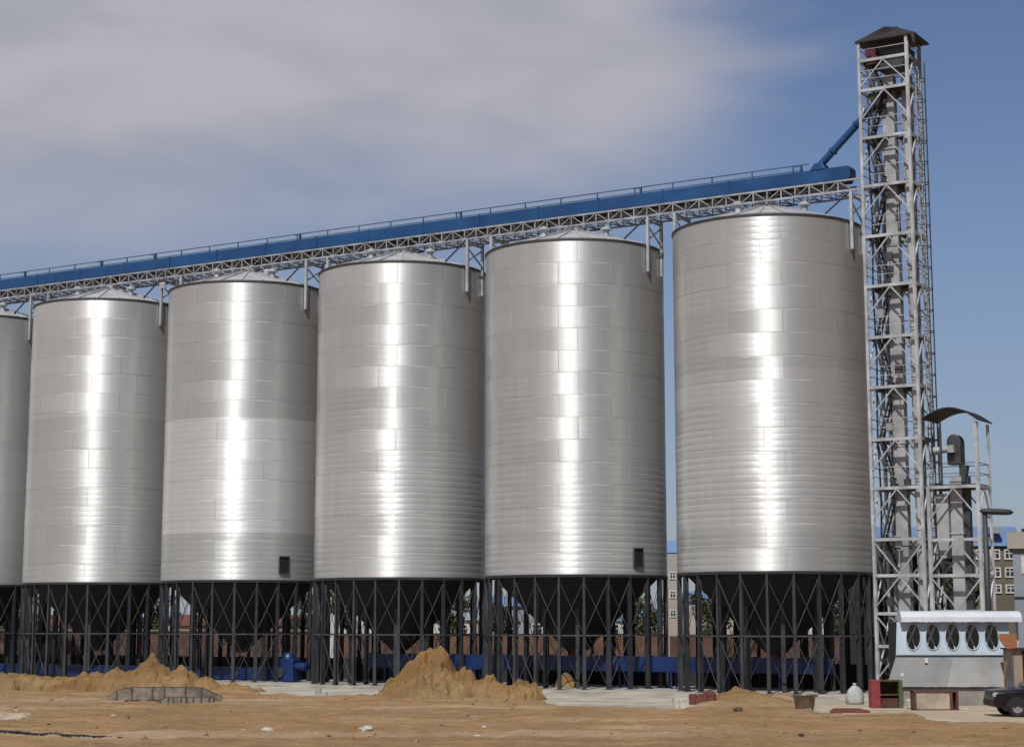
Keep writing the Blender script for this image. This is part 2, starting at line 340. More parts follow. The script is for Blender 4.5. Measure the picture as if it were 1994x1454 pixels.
PANELG2 = mat('pale grey sheet panel', (0.42, 0.42, 0.415), 0.5, 0.2, 0.18, 0.6)
AWNM = mat('white awning sheet', (0.60, 0.64, 0.70), 0.5, 0.0, 0.15, 0.6)
WOODG = mat('weathered grey wood', (0.26, 0.215, 0.175), 0.9, 0.0, 0.5, 2.5, 0.4, 15)
WOODT = mat('tan board', (0.34, 0.255, 0.185), 0.85, 0.0, 0.25, 1.5, 0.2, 10)
WOODR = mat('red brown frame', (0.12, 0.04, 0.035), 0.8, 0.0, 0.4, 3)
CREAM = mat('cream board', (0.45, 0.37, 0.28), 0.85, 0.0, 0.3, 1.8)
RUSTP = mat('rust red panel', (0.33, 0.125, 0.055), 0.8, 0.0, 0.2, 1.5)
CABR = mat('faded red cabinet', (0.26, 0.035, 0.04), 0.6, 0.0, 0.3, 3)
CABB = mat('brown cabinet inside', (0.075, 0.04, 0.02), 0.8, 0.0, 0.5, 3)
CABG = mat('green cabinet side', (0.075, 0.10, 0.03), 0.7, 0.0, 0.3, 3)
TARP = mat('dark blue grey sheet', (0.075, 0.085, 0.12), 0.7, 0.0, 0.3, 1)
SACKM = mat('pale grey sack cloth', (0.43, 0.45, 0.44), 0.9, 0.0, 0.2, 3, 0.4, 14)
TUBM = mat('bare tub metal', (0.45, 0.42, 0.37), 0.35, 0.8, 0.4, 4)
CARP = mat('black car paint', (0.006, 0.006, 0.010), 0.18, 0.0, 0.2)
RUBBER = mat('tyre rubber', (0.015, 0.015, 0.015), 0.85, 0.0, 0.3)
ALLOY = mat('wheel alloy', (0.55, 0.55, 0.56), 0.35, 0.7, 0.2, 6)
LAMPG = mat('clear headlamp', (0.55, 0.57, 0.6), 0.1, 0.2, 0.1)
LEAF = mat('leaves', (0.06, 0.075, 0.03), 0.7, 0.0, 0.6, 0.6)
BARK = mat('bark', (0.09, 0.065, 0.045), 0.9, 0.0, 0.4, 4)

# ------------------------------------------------------------------ ground
def fb(x, y, z, o=4): return noise.fractal(Vector((x, y, z)), 0.9, 2.0, o)
EDGE = [(-400, 1345), (0, 1346), (120, 1352), (430, 1346), (590, 1357), (740, 1357), (1040, 1366), (1075, 1374), (1130, 1387), (1320, 1386), (1420, 1352),
        (1540, 1354), (1590, 1392), (1700, 1393), (1780, 1396), (1850, 1408), (1994, 1412), (2400, 1414)]
def edge_y(px):
    for (a, b), (c, d) in zip(EDGE, EDGE[1:]):
        if a <= px <= c: return b + (d-b)*(px-a)/(c-a)
    return EDGE[0][1] if px < EDGE[0][0] else EDGE[-1][1]
def sstep(x): x = max(0, min(1, x)); return x*x*(3-2*x)
def ground_h(x, y):
    if y < 20 or y > 150 or abs(x) > 60: return -0.02
    px, _ = pj(x, y); yb = gr(px, edge_y(px)).y
    s = sstep((yb - y + 0.6*fb(x*0.8, y*0.8, 2.0))/1.3)
    h = -0.07 + s*(0.19 + 0.11*fb(x*0.25, y*0.35, 0.0) + 0.06*fb(x*1.3, y*1.3, 5.0) + 0.035*fb(x*3.7, y*3.7, 9.0, 3))
    # broken edge low on the left where the soil drops to the road
    if px < 330:
        yl = gr(max(px, -300), 1432 + 13*px/230.0).y + 0.12*fb(x*1.3, 3.0, 1.0)
        k = sstep((yl - y)/0.10)*sstep((300-px)/70.0)
        h = h*(1-k) + (h-0.05)*k
        h += 0.05*math.exp(-((y-yl-0.5)/0.5)**2)*sstep((300-px)/90.0)*(1-k)
    # wheel tracks
    for yt in (60.2, 62.1, 66.5, 68.4):
        d = y - yt - 0.06*x + 0.7*sin(x*0.12+yt)
        h -= s*(0.075*math.exp(-(d/0.28)**2) - 0.035*math.exp(-((abs(d)-0.5)/0.22)**2))*(0.7+0.6*fb(x*0.3, yt, 3.0))
    return h
xs = [-3000, -1500, -700, -300, -150, -90, -60, -45] + [-36 + 0.16*i for i in range(0, 376)] + [26, 32, 45, 60, 90, 150, 300, 700, 1500, 3000]
ys = [-300, -60, 0, 20, 35, 46, 50] + [53 + 0.13*i for i in range(0, 330)] + [97, 100, 105, 115, 125, 150, 200, 300, 600, 1200, 2500, 5000]
mb = MB(); nx = len(xs)
for y in ys:
    for x in xs: mb.v.append((x, y, ground_h(x, y)))
for j in range(len(ys)-1):
    for i in range(nx-1):
        a = j*nx+i; mb.f.append((a, a+1, a+nx+1, a+nx))
g = mb.build('ground', SOIL, smooth=True, fix=False); g['kind'] = 'structure'
def rowslab(name, m, t0, t1, o0, o1, z0, z1):
    b = MB(); b.box(((t0+t1)/2, (o0+o1)/2, (z0+z1)/2), (t1-t0, o1-o0, z1-z0))
    o = b.build(name, m, loc=ROW0, rot=(0, 0, RZ)); o['kind'] = 'structure'; return o
rowslab('pavement', CONC, -80, 16, -17.6, 9, -0.3, 0.02)
rowslab('concrete_base', CONC, -78, 13, -6.6, 7, -0.2, 0.10)
b = MB(); b.box((26, 76, -0.16), (26, 17, 0.32)); o = b.build('road', ROADM); o['kind'] = 'structure'; o.location.z = 0.034

# ------------------------------------------------------------------ silos
ZB, ZT, RAD = 6.08, 24.08, 5.03
PH = R(-102.3)
def leg_dir(a): return Vector((cos(a), sin(a), 0))
def make_silo():
    root = thing('grain_silo', 'tall shiny galvanised steel silo nearest the lattice elevator tower', 'silo', ROW0, 0.0, 'row of steel silos on legs')
    prof = []; nC = 15; h = (ZT-ZB)/nC
    for k in range(nC):
        r = RAD + (0.006 if k % 2 else 0.0)
        prof += [(r, ZB+k*h+0.001), (r, ZB+(k+1)*h-0.001)]
    m = MB()
    for k in range(0, len(prof), 2): m.lathe(prof[k:k+2], 144)
    for k in range(1, len(prof)-1, 2): m.lathe([prof[k], prof[k+1]], 144)
    m.build('wall', SILO, root, smooth=True)
    m = MB(); m.lathe([(RAD+0.04, ZT-0.07), (RAD+0.06, ZT+0.05), (RAD-0.05, ZT+0.06)], 96); m.build('rim', RIMM, root, smooth=True)
    m = MB(); m.lathe([(RAD+0.03, ZT+0.02), (0.62, ZT+1.42)], 96)
    for k in range(24):
        a = PH + k*pi/12; d = leg_dir(a)
        m.beam(d*(RAD-0.05)+Vector((0, 0, ZT+0.08)), d*0.65+Vector((0, 0, ZT+1.46)), 0.06, 0.07)
    rf = m.build('roof', ROOFM, root)
    m = MB(); m.lathe([(0.62, ZT+1.36), (0.64, ZT+1.62), (0.5, ZT+1.68), (0.0, ZT+1.70)], 24); m.build('cap', ROOFM, rf)
    for a in (PH+0.9, PH-0.5):
        d = leg_dir(a)*2.7; m = MB(); z = ZT+0.62
        m.lathe([(0.17, z), (0.17, z+0.45), (0.32, z+0.48), (0.32, z+0.6), (0.05, z+0.72), (0, z+0.73)], 14, (d.x, d.y, 0)); m.build('roof_vent', GALV, rf)
    m = MB(); m.lathe([(RAD-0.15, ZB-0.14), (RAD+0.03, ZB-0.14), (RAD+0.03, ZB), (RAD-0.15, ZB+0.01)], 96)
    m.build('ring_beam', RIMM, root)
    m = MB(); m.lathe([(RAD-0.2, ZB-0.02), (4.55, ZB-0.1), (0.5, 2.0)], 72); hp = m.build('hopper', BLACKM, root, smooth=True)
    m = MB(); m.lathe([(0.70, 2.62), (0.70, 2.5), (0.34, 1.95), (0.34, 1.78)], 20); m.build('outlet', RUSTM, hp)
    RL = RAD - 0.06
    for k in range(24):
        d = leg_dir(PH + k*pi/12); ax = Vector((-d.y, d.x, 0))
        m = MB(); m.hbeam(d*RL+Vector((0, 0, 0.1)), d*RL+Vector((0, 0, ZB-0.15)), 0.19, 0.20, ax, 0.03, 0.10)
        m.box(d*RL+Vector((0, 0, 0.115)), (0.42, 0.42, 0.03), PH+k*pi/12); m.build('leg', LEGM, root)
    for k in range(24):
        d = leg_dir(PH + k*pi/12); m = MB(); m.box(d*RL+Vector((0, 0, 0.06)), (0.55, 0.55, 0.10), PH+k*pi/12); m.build('footing', CONC, root)
    for k in range(10):
        a, b_ = leg_dir(PH+0.2+k*pi/5)*2.9, leg_dir(PH+0.2+(k+1)*pi/5)*2.9
        for A, B in ((a, b_), (b_, a)):
            m = MB(); m.cyl(A+Vector((0, 0, 4.1)), B+Vector((0, 0, 0.6)), 0.02, 5); m.build('brace_rod', LEGM, root)
    for k in range(10):
        a = PH + 0.2 + k*pi/5; d = leg_dir(a)*2.9; ax = Vector((-d.y, d.x, 0))
        m = MB(); m.hbeam(d+Vector((0, 0, 0.1)), d+Vector((0, 0, 4.38)), 0.2, 0.2, ax, 0.03); m.build('inner_leg', LEGM, root)
    m = MB()
    for k in range(24):
        p, q = leg_dir(PH+k*pi/12)*(RL+0.05), leg_dir(PH+(k+1)*pi/12)*(RL+0.05)
        m.beam(p+Vector((0, 0, 2.9)), q+Vector((0, 0, 2.9)), 0.06, 0.07)
    m.build('girt_ring', RODM, root)
    for k in range(24):
        p, q = leg_dir(PH+k*pi/12)*(RL+0.0), leg_dir(PH+(k+1)*pi/12)*(RL+0.0)
        for lo, hi in (((2.95, 5.7), (0.15, 2.8)) if k % 4 in (1, 2) else ((2.95, 5.7),)):
            for A, B, off in ((p, q, 0.03), (q, p, -0.03)):
                m = MB(); o_ = (A+B).normalized()*off
                m.cyl(A+o_+Vector((0, 0, hi)), B+o_+Vector((0, 0, lo)), 0.018, 6); m.build('brace_rod', RODM, root)
    return root
silo = make_silo(); SP = 11.85
labels = [None,
  'galvanised silo second from the lattice tower with a black hatch low on its wall',
  'galvanised steel silo standing behind the big pointed dirt heap',
  'galvanised silo with a black hatch, next to the small blue machine under the row',
  'galvanised steel silo behind the low lumpy dirt heap and grey boards',
  'galvanised silo cut off by the left edge of the photo']
silos = [silo]
for i in range(1, 6): silos.append(copy_tree(silo, row(-SP*i), label=labels[i]))
def camdir(o): return atan2(-o.location.y, -o.location.x)
def hatch(o, off):
    a = camdir(o) + R(off); d = leg_dir(a); ax = Vector((-d.y, d.x, 0))
    m = MB(); c = d*(RAD+0.02)
    m.box(c+Vector((0, 0, 6.98)), (0.07, 0.62, 0.92), a); h = m.build('hatch', HOLEM, o); h['label'] = 'black panel painted as the dark of an open hatch low on the silo wall'  # no hole cut: the black panel carries the dark of the opening
    m = MB(); c = d*(RAD+0.04)
    for sx in (-1, 1): m.box(c+ax*(sx*0.33)+Vector((0, 0, 6.98)), (0.10, 0.04, 1.0), a)
    m.box(c+Vector((0, 0, 6.485)), (0.16, 0.62, 0.07), a); m.box(c+Vector((0, 0, 7.475)), (0.16, 0.62, 0.07), a)
    m.build('frame', RODM, h)
for o_, c_ in zip(silos, ((.27, .54, .35, 1.25), (.2, .26, .25, .95), (.28, .44, .2, .95), (.295, .525, 1.0, .6), (.55, .8, .35, .5), (.3, .5, .3, .6))):
    for k_ in kids(o_):
        if k_.name.startswith('wall'): k_.color = c_
hatch(silos[1], 41); hatch(silos[3], 28.5)
# black hose hanging on the last silo
o = silos[5]; a0 = camdir(o)+R(30); pts = []
for k in range(10):
    a = camdir(o)+R(47+3.2*sin(k/9*pi)); pts.append(leg_dir(a)*(RAD+0.08)+Vector((0, 0, 6.1+1.15*k/9)))
m = MB(); m.tube(pts, 0.045); m.build('hose', CABLEM, o)

# ------------------------------------------------------------------ overhead conveyor
conv = thing('overhead_conveyor', 'long blue conveyor with railing running above all the silo roofs', 'conveyor', ROW0, RZ)
T0, T1 = -74.0, 4.95
seg = [T0]
while seg[-1] < T1-4: seg.append(seg[-1]+4.0)
seg[-1] = T1
m = MB()
m.poly([(T0, -0.42, 26.42), (T1-0.15, -0.42, 26.42), (T1, -0.42, 26.6), (T1, -0.42, 27.02), (T1-0.1, -0.42, 27.14), (T0, -0.42, 27.14)], (0, 1, 0), 0.84)
for t in seg[1:-1]: m.box((t, 0, 26.78), (0.07, 0.9, 0.78))
cas = m.build('trough_casing', BLUEM, conv)
m = MB(); m.box(((T0+T1)/2-0.1, 0, 26.38), (T1-T0-0.2, 0.98, 0.07)); m.build('bottom_flange', DECKM, cas)
m = MB(); m.poly([(2.7, -0.46, 27.12), (3.6, -0.46, 27.12), (3.4, -0.46, 27.5), (3.0, -0.46, 27.5)], (0, 1, 0), 0.9); m.build('inlet_hood', BLUEM, conv, bevel=0.03)
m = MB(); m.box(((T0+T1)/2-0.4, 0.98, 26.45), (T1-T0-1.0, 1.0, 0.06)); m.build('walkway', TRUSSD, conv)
tt = T0+1
while tt < 1.9:
    m = MB(); m.beam((tt, 0.50, 26.7), (tt, 0.50, 27.74), 0.055); m.build('railing_post', BLUED, conv)
    if int(tt*7) % 3 == 0:
        m = MB(); m.box((tt+0.7, -0.1, 27.40), (0.10, 0.14, 0.36)); m.box((tt+0.5, -0.1, 27.55), (0.5, 0.08, 0.06)); m.build('cover_bracket', BLUED, conv)
    tt += 2.4
m = MB(); m.beam((T0, 0.50, 27.74), (2.3, 0.50, 27.74), 0.05); m.build('top_rail', BLUED, conv)
m = MB(); m.beam((T0, 0.50, 27.44), (2.0, 0.50, 27.44), 0.045); m.build('mid_rail', BLUED, conv)
m = MB(); m.beam((T0, 1.46, 27.50), (2.3, 1.46, 27.50), 0.04); m.beam((T0, 1.46, 27.0), (2.3, 1.46, 27.0), 0.04)
k = T0
while k < 2.3: m.beam((k, 1.46, 26.5), (k, 1.46, 27.5), 0.045); k += 2.4
m.build('back_railing', BLUED, conv)
# lattice carrier under the trough
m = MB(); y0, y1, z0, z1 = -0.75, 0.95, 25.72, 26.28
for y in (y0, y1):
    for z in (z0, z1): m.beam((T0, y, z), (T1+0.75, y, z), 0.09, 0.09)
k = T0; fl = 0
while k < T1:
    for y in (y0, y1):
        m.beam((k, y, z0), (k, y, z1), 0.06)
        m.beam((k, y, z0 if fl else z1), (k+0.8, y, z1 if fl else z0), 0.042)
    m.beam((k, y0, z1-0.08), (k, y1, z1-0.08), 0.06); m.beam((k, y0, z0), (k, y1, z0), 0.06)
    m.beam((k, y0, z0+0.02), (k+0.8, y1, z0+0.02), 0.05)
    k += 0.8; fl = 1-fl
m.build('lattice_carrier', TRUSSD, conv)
for i in range(6):
    tc_ = -SP*i
    for sg in (-1, 1):
        for y in (y0, y1):
            te = tc_ + sg*(sqrt((RAD+0.12)**2 - y*y))
            m = MB(); m.beam((te, y, 22.6), (te, y, z0-0.04), 0.15, 0.15); m.build('support_post', GALV, conv)
        te = tc_ + sg*5.02
        m = MB(); m.beam((te, y0, 25.3), (te, y1, 24.35), 0.07); m.beam((te, y1, 25.3), (te, y0, 24.35), 0.07); m.beam((te, y0, 25.5), (te, y1, 25.5), 0.1); m.build('post_bracing', TRUSSD, conv)
        m = MB(); m.beam((te, y0, z0-0.05), (te-sg*1.5, y0, ZT+0.45), 0.07); m.build('knee_brace', RIMM, conv)
    m = MB(); m.box((tc_, 0, 26.05), (0.7, 0.6, 0.6)); m.cyl((tc_, 0, 25.45), (tc_, 0, 25.8), 0.24, 14, 0.34); m.build('filling_spout', DECKM, conv)
fl0 = thing('floodlight', 'small white floodlight under the conveyor above the silo nearest the tower', 'floodlight', (0, 0, 0), 0, 'floodlights under the conveyor')
m = MB(); m.box((0, 0, 0), (0.42, 0.16, 0.36), 0, (R(25), 0)); m.build('lamp_housing', FRAMEW, fl0, bevel=0.03)
m = MB(); m.beam((-0.25, 0.02, 0.0), (-0.25, 0.06, 0.42), 0.05); m.beam((0.25, 0.02, 0.0), (0.25, 0.06, 0.42), 0.05); m.beam((-0.25, 0.06, 0.42), (0.25, 0.06, 0.42), 0.05); m.build('bracket', DKGREY, fl0)
for i, (px, py, lb) in enumerate([(1480, 405, None), (722, 494, 'small white floodlight under the conveyor left of the silo behind the pointed heap'),
                              (520, 533, 'small white floodlight above the roof of the silo beside the blue machine'), (316, 596, 'small white floodlight above the roof of the silo behind grey boards')]):
    a = (px-997)/_f; b_ = (727+_sy-py)/_f; dv = Vector((a, _c-b_*_s, _s+b_*_c))
    k = (RB.dot(ROW0) - 0.95)/RB.dot(dv); P = dv*k + Vector((0, 0, HC))
    P.z = 25.18
    if i == 0: fl0.location = P; fl0.rotation_euler = (0, 0, RZ)
    else: copy_tree(fl0, P, RZ, label=lb)

rw = thing('shade_wall', 'low dark wall added as the black shade behind the blue conveyors under the silos', 'wall', ROW0, RZ)  # dark wall added to give the black shade behind the conveyors
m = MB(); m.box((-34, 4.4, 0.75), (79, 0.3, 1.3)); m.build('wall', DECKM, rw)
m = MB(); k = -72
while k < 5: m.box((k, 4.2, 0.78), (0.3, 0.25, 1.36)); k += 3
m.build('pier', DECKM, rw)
# ------------------------------------------------------------------ bottom conveyor and blue machine
bc = thing('ground_conveyor', 'dark blue conveyor trough running low between the silo legs on the right', 'conveyor', ROW0, RZ)
m = MB(); m.box((-11.5, 0, 1.38), (29, 0.7, 0.8))
for k in range(10): m.box((-25.9+3.1*k, 0, 1.38), (0.08, 0.78, 0.88))
m.build('trough', BLUE2, bc)
for k in range(9):
    m = MB(); m.beam((-24.5+3.1*k, -0.3, 0.1), (-24.5+3.1*k, -0.3, 0.98), 0.1); m.beam((-24.5+3.1*k, 0.3, 0.1), (-24.5+3.1*k, 0.3, 0.98), 0.1); m.build('leg', BLUE2, bc)
b2 = thing('ground_conveyor', 'low blue conveyor trough between the silo legs on the far left', 'conveyor', ROW0, RZ)
m = MB(); m.box((-50, -0.2, 0.52), (34, 0.8, 0.7))
for k in range(11): m.box((-66+3.1*k, -0.2, 0.52), (0.08, 0.88, 0.78))
m.build('trough', BLUE2, b2)
for k in range(10):
    m = MB(); m.box((-65+3.2*k, -0.2, 0.13), (0.2, 0.7, 0.08)); m.build('foot', BLUE2, b2)
dm = thing('drive_unit', 'small blue machine with motor standing among the silo legs', 'machine', row(-30.6, -1.6, 0.1), RZ)
m = MB(); m.box((0, 0, 0.7), (1.3, 0.8, 1.3)); m.build('housing', BLUE2, dm, bevel=0.05)
m = MB(); m.lathe([(0.0, 1.75), (0.32, 1.7), (0.42, 1.4), (0.42, 1.3)], 16); m.build('hood', BLUE2, dm, smooth=True)
m = MB(); m.cyl((0.65, 0, 0.9), (1.35, 0, 0.9), 0.24, 16); m.cyl((1.35, 0, 0.9), (1.45, 0, 0.9), 0.2, 16); m.build('motor', BLUE2, dm)
m = MB(); m.cyl((-0.3, -0.41, 0.55), (-0.3, -0.5, 0.55), 0.3, 20); m.build('pulley', DKGREY, dm)

# ------------------------------------------------------------------ elevator tower
TX0, TX1, TY = 5.85, 8.42, 0.98
LV = [2.4, 4.0, 5.87, 7.65, 10.2, 12.65, 15.3, 17.85, 20.5, 23.1, 25.75, 28.3, 30.85, 32.45]
tw = thing('elevator_tower', 'tall pale lattice steel tower with a dark roof at the right end of the silos', 'tower', ROW0, RZ)
for x in (TX0, TX1):
    for y in (-TY, TY):
        m = MB(); m.hbeam((x, y, 0.0), (x, y, 33.5), 0.15, 0.15, (1, 0, 0), 0.03); m.build('post', GALV, tw)
def faces(x0, x1, ty): return [((x0, -ty), (x1, -ty)), ((x1, -ty), (x1, ty)), ((x1, ty), (x0, ty)), ((x0, ty), (x0, -ty))]
prev = 0.1
for li, z in enumerate(LV):
    m = MB()
    for (a, b_), (c, d) in faces(TX0, TX1, TY): m.beam((a, b_, z), (c, d, z), 0.10, 0.15)
    m.build('level_frame', GALV, tw)
    if li >= 3:
        # deck covering the part round the ladder
        m = MB()
        if li % 2: m.box((TX0+0.62, 0.15, z+0.10), (1.2, 1.6, 0.05)); m.box((TX1-0.55, 0.45, z+0.10), (1.0, 0.9, 0.05))
        else: m.box((TX1-0.75, 0.1, z+0.10), (1.4, 1.7, 0.05)); m.box((TX0+0.4, 0.5, z+0.10), (0.7, 0.9, 0.05))
        m.build('platform', DECKM, tw)
    if z > 1:
        for (a, b_), (c, d) in faces(TX0, TX1, TY):
            p, q, mid = Vector((a, b_, prev+0.12)), Vector((c, d, prev+0.12)), Vector(((a+c)/2, (b_+d)/2, z-0.06))
            hgt = z-prev; drop = max(prev+0.15, z-1.55)
            p.z = q.z = drop
            if li in (1, 3): p.z = q.z = z-0.1; mid.z = drop - 0.15
            for e in (p, q):
                m = MB(); m.beam(e, mid, 0.075, 0.06); m.build('brace', GALV, tw)
    prev = z
# guard rails on the upper platforms
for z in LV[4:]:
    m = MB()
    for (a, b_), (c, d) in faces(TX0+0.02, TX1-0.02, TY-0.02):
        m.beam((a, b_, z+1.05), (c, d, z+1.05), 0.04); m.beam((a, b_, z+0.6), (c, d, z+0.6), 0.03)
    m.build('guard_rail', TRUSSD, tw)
# hipped dark roof
m = MB(); e = 0.16; cx = (TX0+TX1)/2
base = [(TX0-e, -TY-e), (TX1+e+0.35, -TY-e), (TX1+e+0.35, TY+e), (TX0-e, TY+e)]
vs = [(x, y, 33.42) for x, y in base] + [(x, y, 33.50) for x, y in base] + [(cx-0.2, 0, 34.4), (cx+0.45, 0, 34.3)]
m.add(vs, [(3, 2, 1, 0), (0, 1, 5, 4), (1, 2, 6, 5), (2, 3, 7, 6), (3, 0, 4, 7), (4, 5, 9, 8), (5, 6, 9), (6, 7, 8, 9), (7, 4, 8)])
rf = m.build('roof', TINM, tw)
m = MB()
for k in range(9): m.beam((TX0-e+0.36*k, -TY-e+0.01, 33.44), (cx-0.2+0.08*k, -0.02, 34.42-0.013*k), 0.035, 0.05)
m.poly([(TX1+0.3, -TY-e, 33.42), (TX1+0.5, -TY-e, 33.42), (TX1+0.5, -TY-e, 32.9), (TX1+0.42, -TY-e, 32.95)], (0, 1, 0), 0.05)
m.build('roof_rib', DECKM, rf)
# zig-zag stairs inside the tower
zz = 5.87; side = 0; lv = LV[2:]
for a, b_ in zip(lv, lv[1:]):
    m = MB(); xa, xb = (TX0+0.35, TX0+1.05) if side else (TX0+1.05, TX0+0.35)
    for y in (-0.62, -0.12): m.beam((xa, y, a+0.1), (xb, y, b_), 0.06, 0.14)
    n_ = 8
    for k in range(n_):
        f_ = (k+0.5)/n_; m.box((xa+(xb-xa)*f_, -0.37, a+0.1+(b_-a-0.1)*f_), (0.22, 0.46, 0.03))
    m.beam((xa, -0.65, a+1.0), (xb, -0.65, b_+0.9), 0.04); m.build('stair_flight', DKGREY, tw); side = 1-side
# caged ladder on the right face
m = MB(); LX = TX1+0.12
for y in (-0.05, 0.4): m.beam((LX, y, 6.0), (LX, y, 32.4), 0.05)
z = 6.2
while z < 32.3: m.beam((LX, -0.05, z), (LX, 0.4, z), 0.03); z += 0.32
ld = m.build('ladder', TRUSSD, tw)
m = MB(); z = 8.2
while z < 32.3:
    pts = [(LX+0.42*sin(pi*k/8), 0.175-0.38*cos(pi*k/8), z) for k in range(9)]
    for a, b_ in zip(pts, pts[1:]): m.beam(a, b_, 0.02, 0.05)
    z += 1.1
for k in (2, 4, 6): m.beam((LX+0.42*sin(pi*k/8), 0.175-0.38*cos(pi*k/8), 8.2), (LX+0.42*sin(pi*k/8), 0.175-0.38*cos(pi*k/8), 32.2), 0.03)
m.build('cage', DKGREY, ld)

# bucket elevator inside the tower
be = thing('bucket_elevator', 'pale grey twin casing bucket elevator rising inside the tall lattice tower', 'elevator', ROW0, RZ)
for x, y, w, mt in ((7.05, 0.05, 0.62, GALVP), (7.92, 0.35, 0.46, GALVP)):
    m = MB(); m.box((x, y, 16.0), (w, 0.5, 31.4))
    z = 2.3
    while z < 31: m.box((x, y, z), (w+0.1, 0.6, 0.07)); z += 2.55
    m.build('casing', mt, be)
m = MB(); m.poly([(6.3, -0.5, 33.05), (8.3, -0.5, 33.05), (8.3, -0.5, 32.55), (7.9, -0.5, 31.9), (6.75, -0.5, 31.9), (6.35, -0.5, 32.4)], (0, 1, 0), 1.2); m.build('head', DKGREY, be, bevel=0.05)
m = MB(); m.cyl((6.45, -0.95, 32.85), (6.45, -0.25, 32.85), 0.30, 14); m.box((6.5, -0.55, 32.45), (0.55, 0.8, 0.45)); m.build('motor', REDM, be)
m = MB(); m.box((7.4, 0.1, 0.75), (1.6, 0.9, 1.3)); m.build('boot', DKGREY, be, bevel=0.04)
m = MB(); m.poly([(6.0, -0.35, 30.75), (7.0, -0.35, 30.75), (6.95, -0.35, 29.6), (6.62, -0.35, 29.6)], (0, 1, 0), 0.7); m.build('discharge_funnel', DECKM, be)
for x, y, r, z1 in ((8.12, -0.55, 0.16, 29.5), (6.35, 0.6, 0.11, 27.0)):
    m = MB(); m.cyl((x, y, 0.2), (x, y, z1), r, 12); zc = 3.0
    while zc < z1: m.cyl((x, y, zc), (x, y, zc+0.08), r+0.04, 12); m.beam((x, y, zc), (x, y+(0.5 if y < 0 else -0.5), zc), 0.05); zc += 2.55
    m.build('dust_pipe', GALVP, be)
for k in range(9):
    z = 4.6+2.9*k; x = 6.5+1.4*((k*7) % 5)/5
    m = MB(); m.box((x, -0.75, z), (0.34, 0.14, 0.46)); m.beam((x, -0.7, z-0.25), (x, -0.7, z-1.5), 0.04); m.build('junction_box', PANELG if k % 2 else DKGREY, be)
# blue spout
sp_ = thing('spout_pipe', 'sloping blue pipe from the lattice tower down to the overhead conveyor', 'pipe', ROW0, RZ)
m = MB(); m.cyl((3.15, -0.1, 27.4), (7.05, -0.1, 30.95), 0.2, 18)
for f_ in (0.2, 0.55, 0.86):
    p = Vector((3.15, -0.1, 27.4)).lerp(Vector((7.05, -0.1, 30.95)), f_); d = Vector((3.9, 0, 3.55)).normalized()*0.05
    m.cyl(p-d, p+d, 0.26, 18)
m.build('pipe', BLUEM, sp_, smooth=False)
m = MB(); m.box((7.05, -0.25, 30.85), (0.5, 0.4, 0.4)); m.build('diverter', DKGREY, sp_)
# vertical cable and dust pipe
for x, y, r, z1 in ((6.12, -0.6, 0.05, 30.0),):
    m = MB(); m.tube([(x+0.04*sin(k*1.3), y, 1+k*1.45) for k in range(21)], r); tag(m.build('power_cable', CABLEM, loc=ROW0, rot=(0, 0, RZ)), 'black cable hanging down inside the tall lattice tower', 'cable')

# ------------------------------------------------------------------ lower tower with canopy
UX0, UX1, UY = 8.75, 11.25, 0.95
t2 = thing('machine_tower', 'shorter pale steel tower with a curved dark canopy beside the tall lattice tower', 'tower', ROW0, RZ)
for x in (UX0, UX1):
    for y in (-UY, UY):
        zt = (10.2 if x == UX0 and y < 0 else 13.3)
        m = MB(); m.hbeam((x, y, 0.0), (x, y, zt), 0.17 if y < 0 else 0.1, 0.16, (1, 0, 0), 0.03)
        m.build('post', GALV, t2)
m = MB(); m.beam((UX0+0.7, -UY, 10.2), (UX0+0.7, -UY, 13.35), 0.09); m.build('post', DKGREY, t2)
prev = 0.3
for li, z in enumerate([4.1, 5.83, 7.57, 10.15]):
    m = MB()
    for (a, b_), (c, d) in faces(UX0, UX1, UY): m.beam((a, b_, z), (c, d, z), 0.09, 0.15)
    m.build('level_frame', GALV, t2)
    for (a, b_), (c, d) in faces(UX0, UX1, UY):
        up = li in (1,)
        mid = Vector(((a+c)/2, (b_+d)/2, prev+0.1 if up else z-0.06)); dz = z-0.1 if up else max(prev+0.1, z-1.6)
        for e in (Vector((a, b_, dz)), Vector((c, d, dz))):
            m = MB(); m.beam(e, mid, 0.08, 0.06); m.build('brace', GALV, t2)
    prev = z
m = MB(); m.box(((UX0+UX1)/2, 0.0, 10.26), (UX1-UX0-0.1, 1.75, 0.05)); m.build('platform', DECKM, t2)
m = MB()
for (a, b_), (c, d) in faces(UX0, UX1, UY)[:3]:
    m.beam((a, b_, 11.3), (c, d, 11.3), 0.035); m.beam((a, b_, 10.8), (c, d, 10.8), 0.03)
m.build('guard_rail', DKGREY, t2)
m = MB(); n_ = 14; pr = []
for k in range(n_+1):
    f_ = k/n_; x = UX0-0.15+(UX1-UX0+0.3)*f_
    pr.append((x, 13.25 + 0.75*sin(pi*(0.12+0.80*f_))*1.0 - 0.35*(f_ > 0.75)*(f_-0.75)))
vs = [(x, y, z+dz) for y in (-UY-0.25, UY+0.35) for dz in (0, 0.06) for x, z in pr]; q = n_+1; fs = []
for k in range(n_):
    fs += [(k, k+1, 2*q+k+1, 2*q+k), (q+k, 3*q+k, 3*q+k+1, q+k+1), (k, q+k, q+k+1, k+1), (2*q+k, 2*q+k+1, 3*q+k+1, 3*q+k)]
fs += [(0, 2*q, 3*q, q), (n_, q+n_, 3*q+n_, 2*q+n_)]
m.add(vs, fs); m.build('canopy', TINM, t2)
e2 = thing('bucket_elevator', 'short grey bucket elevator with a rounded motor head under the curved canopy', 'elevator', ROW0, RZ)
m = MB(); m.box((9.9, 0, 5.4), (0.6, 0.5, 10.6))
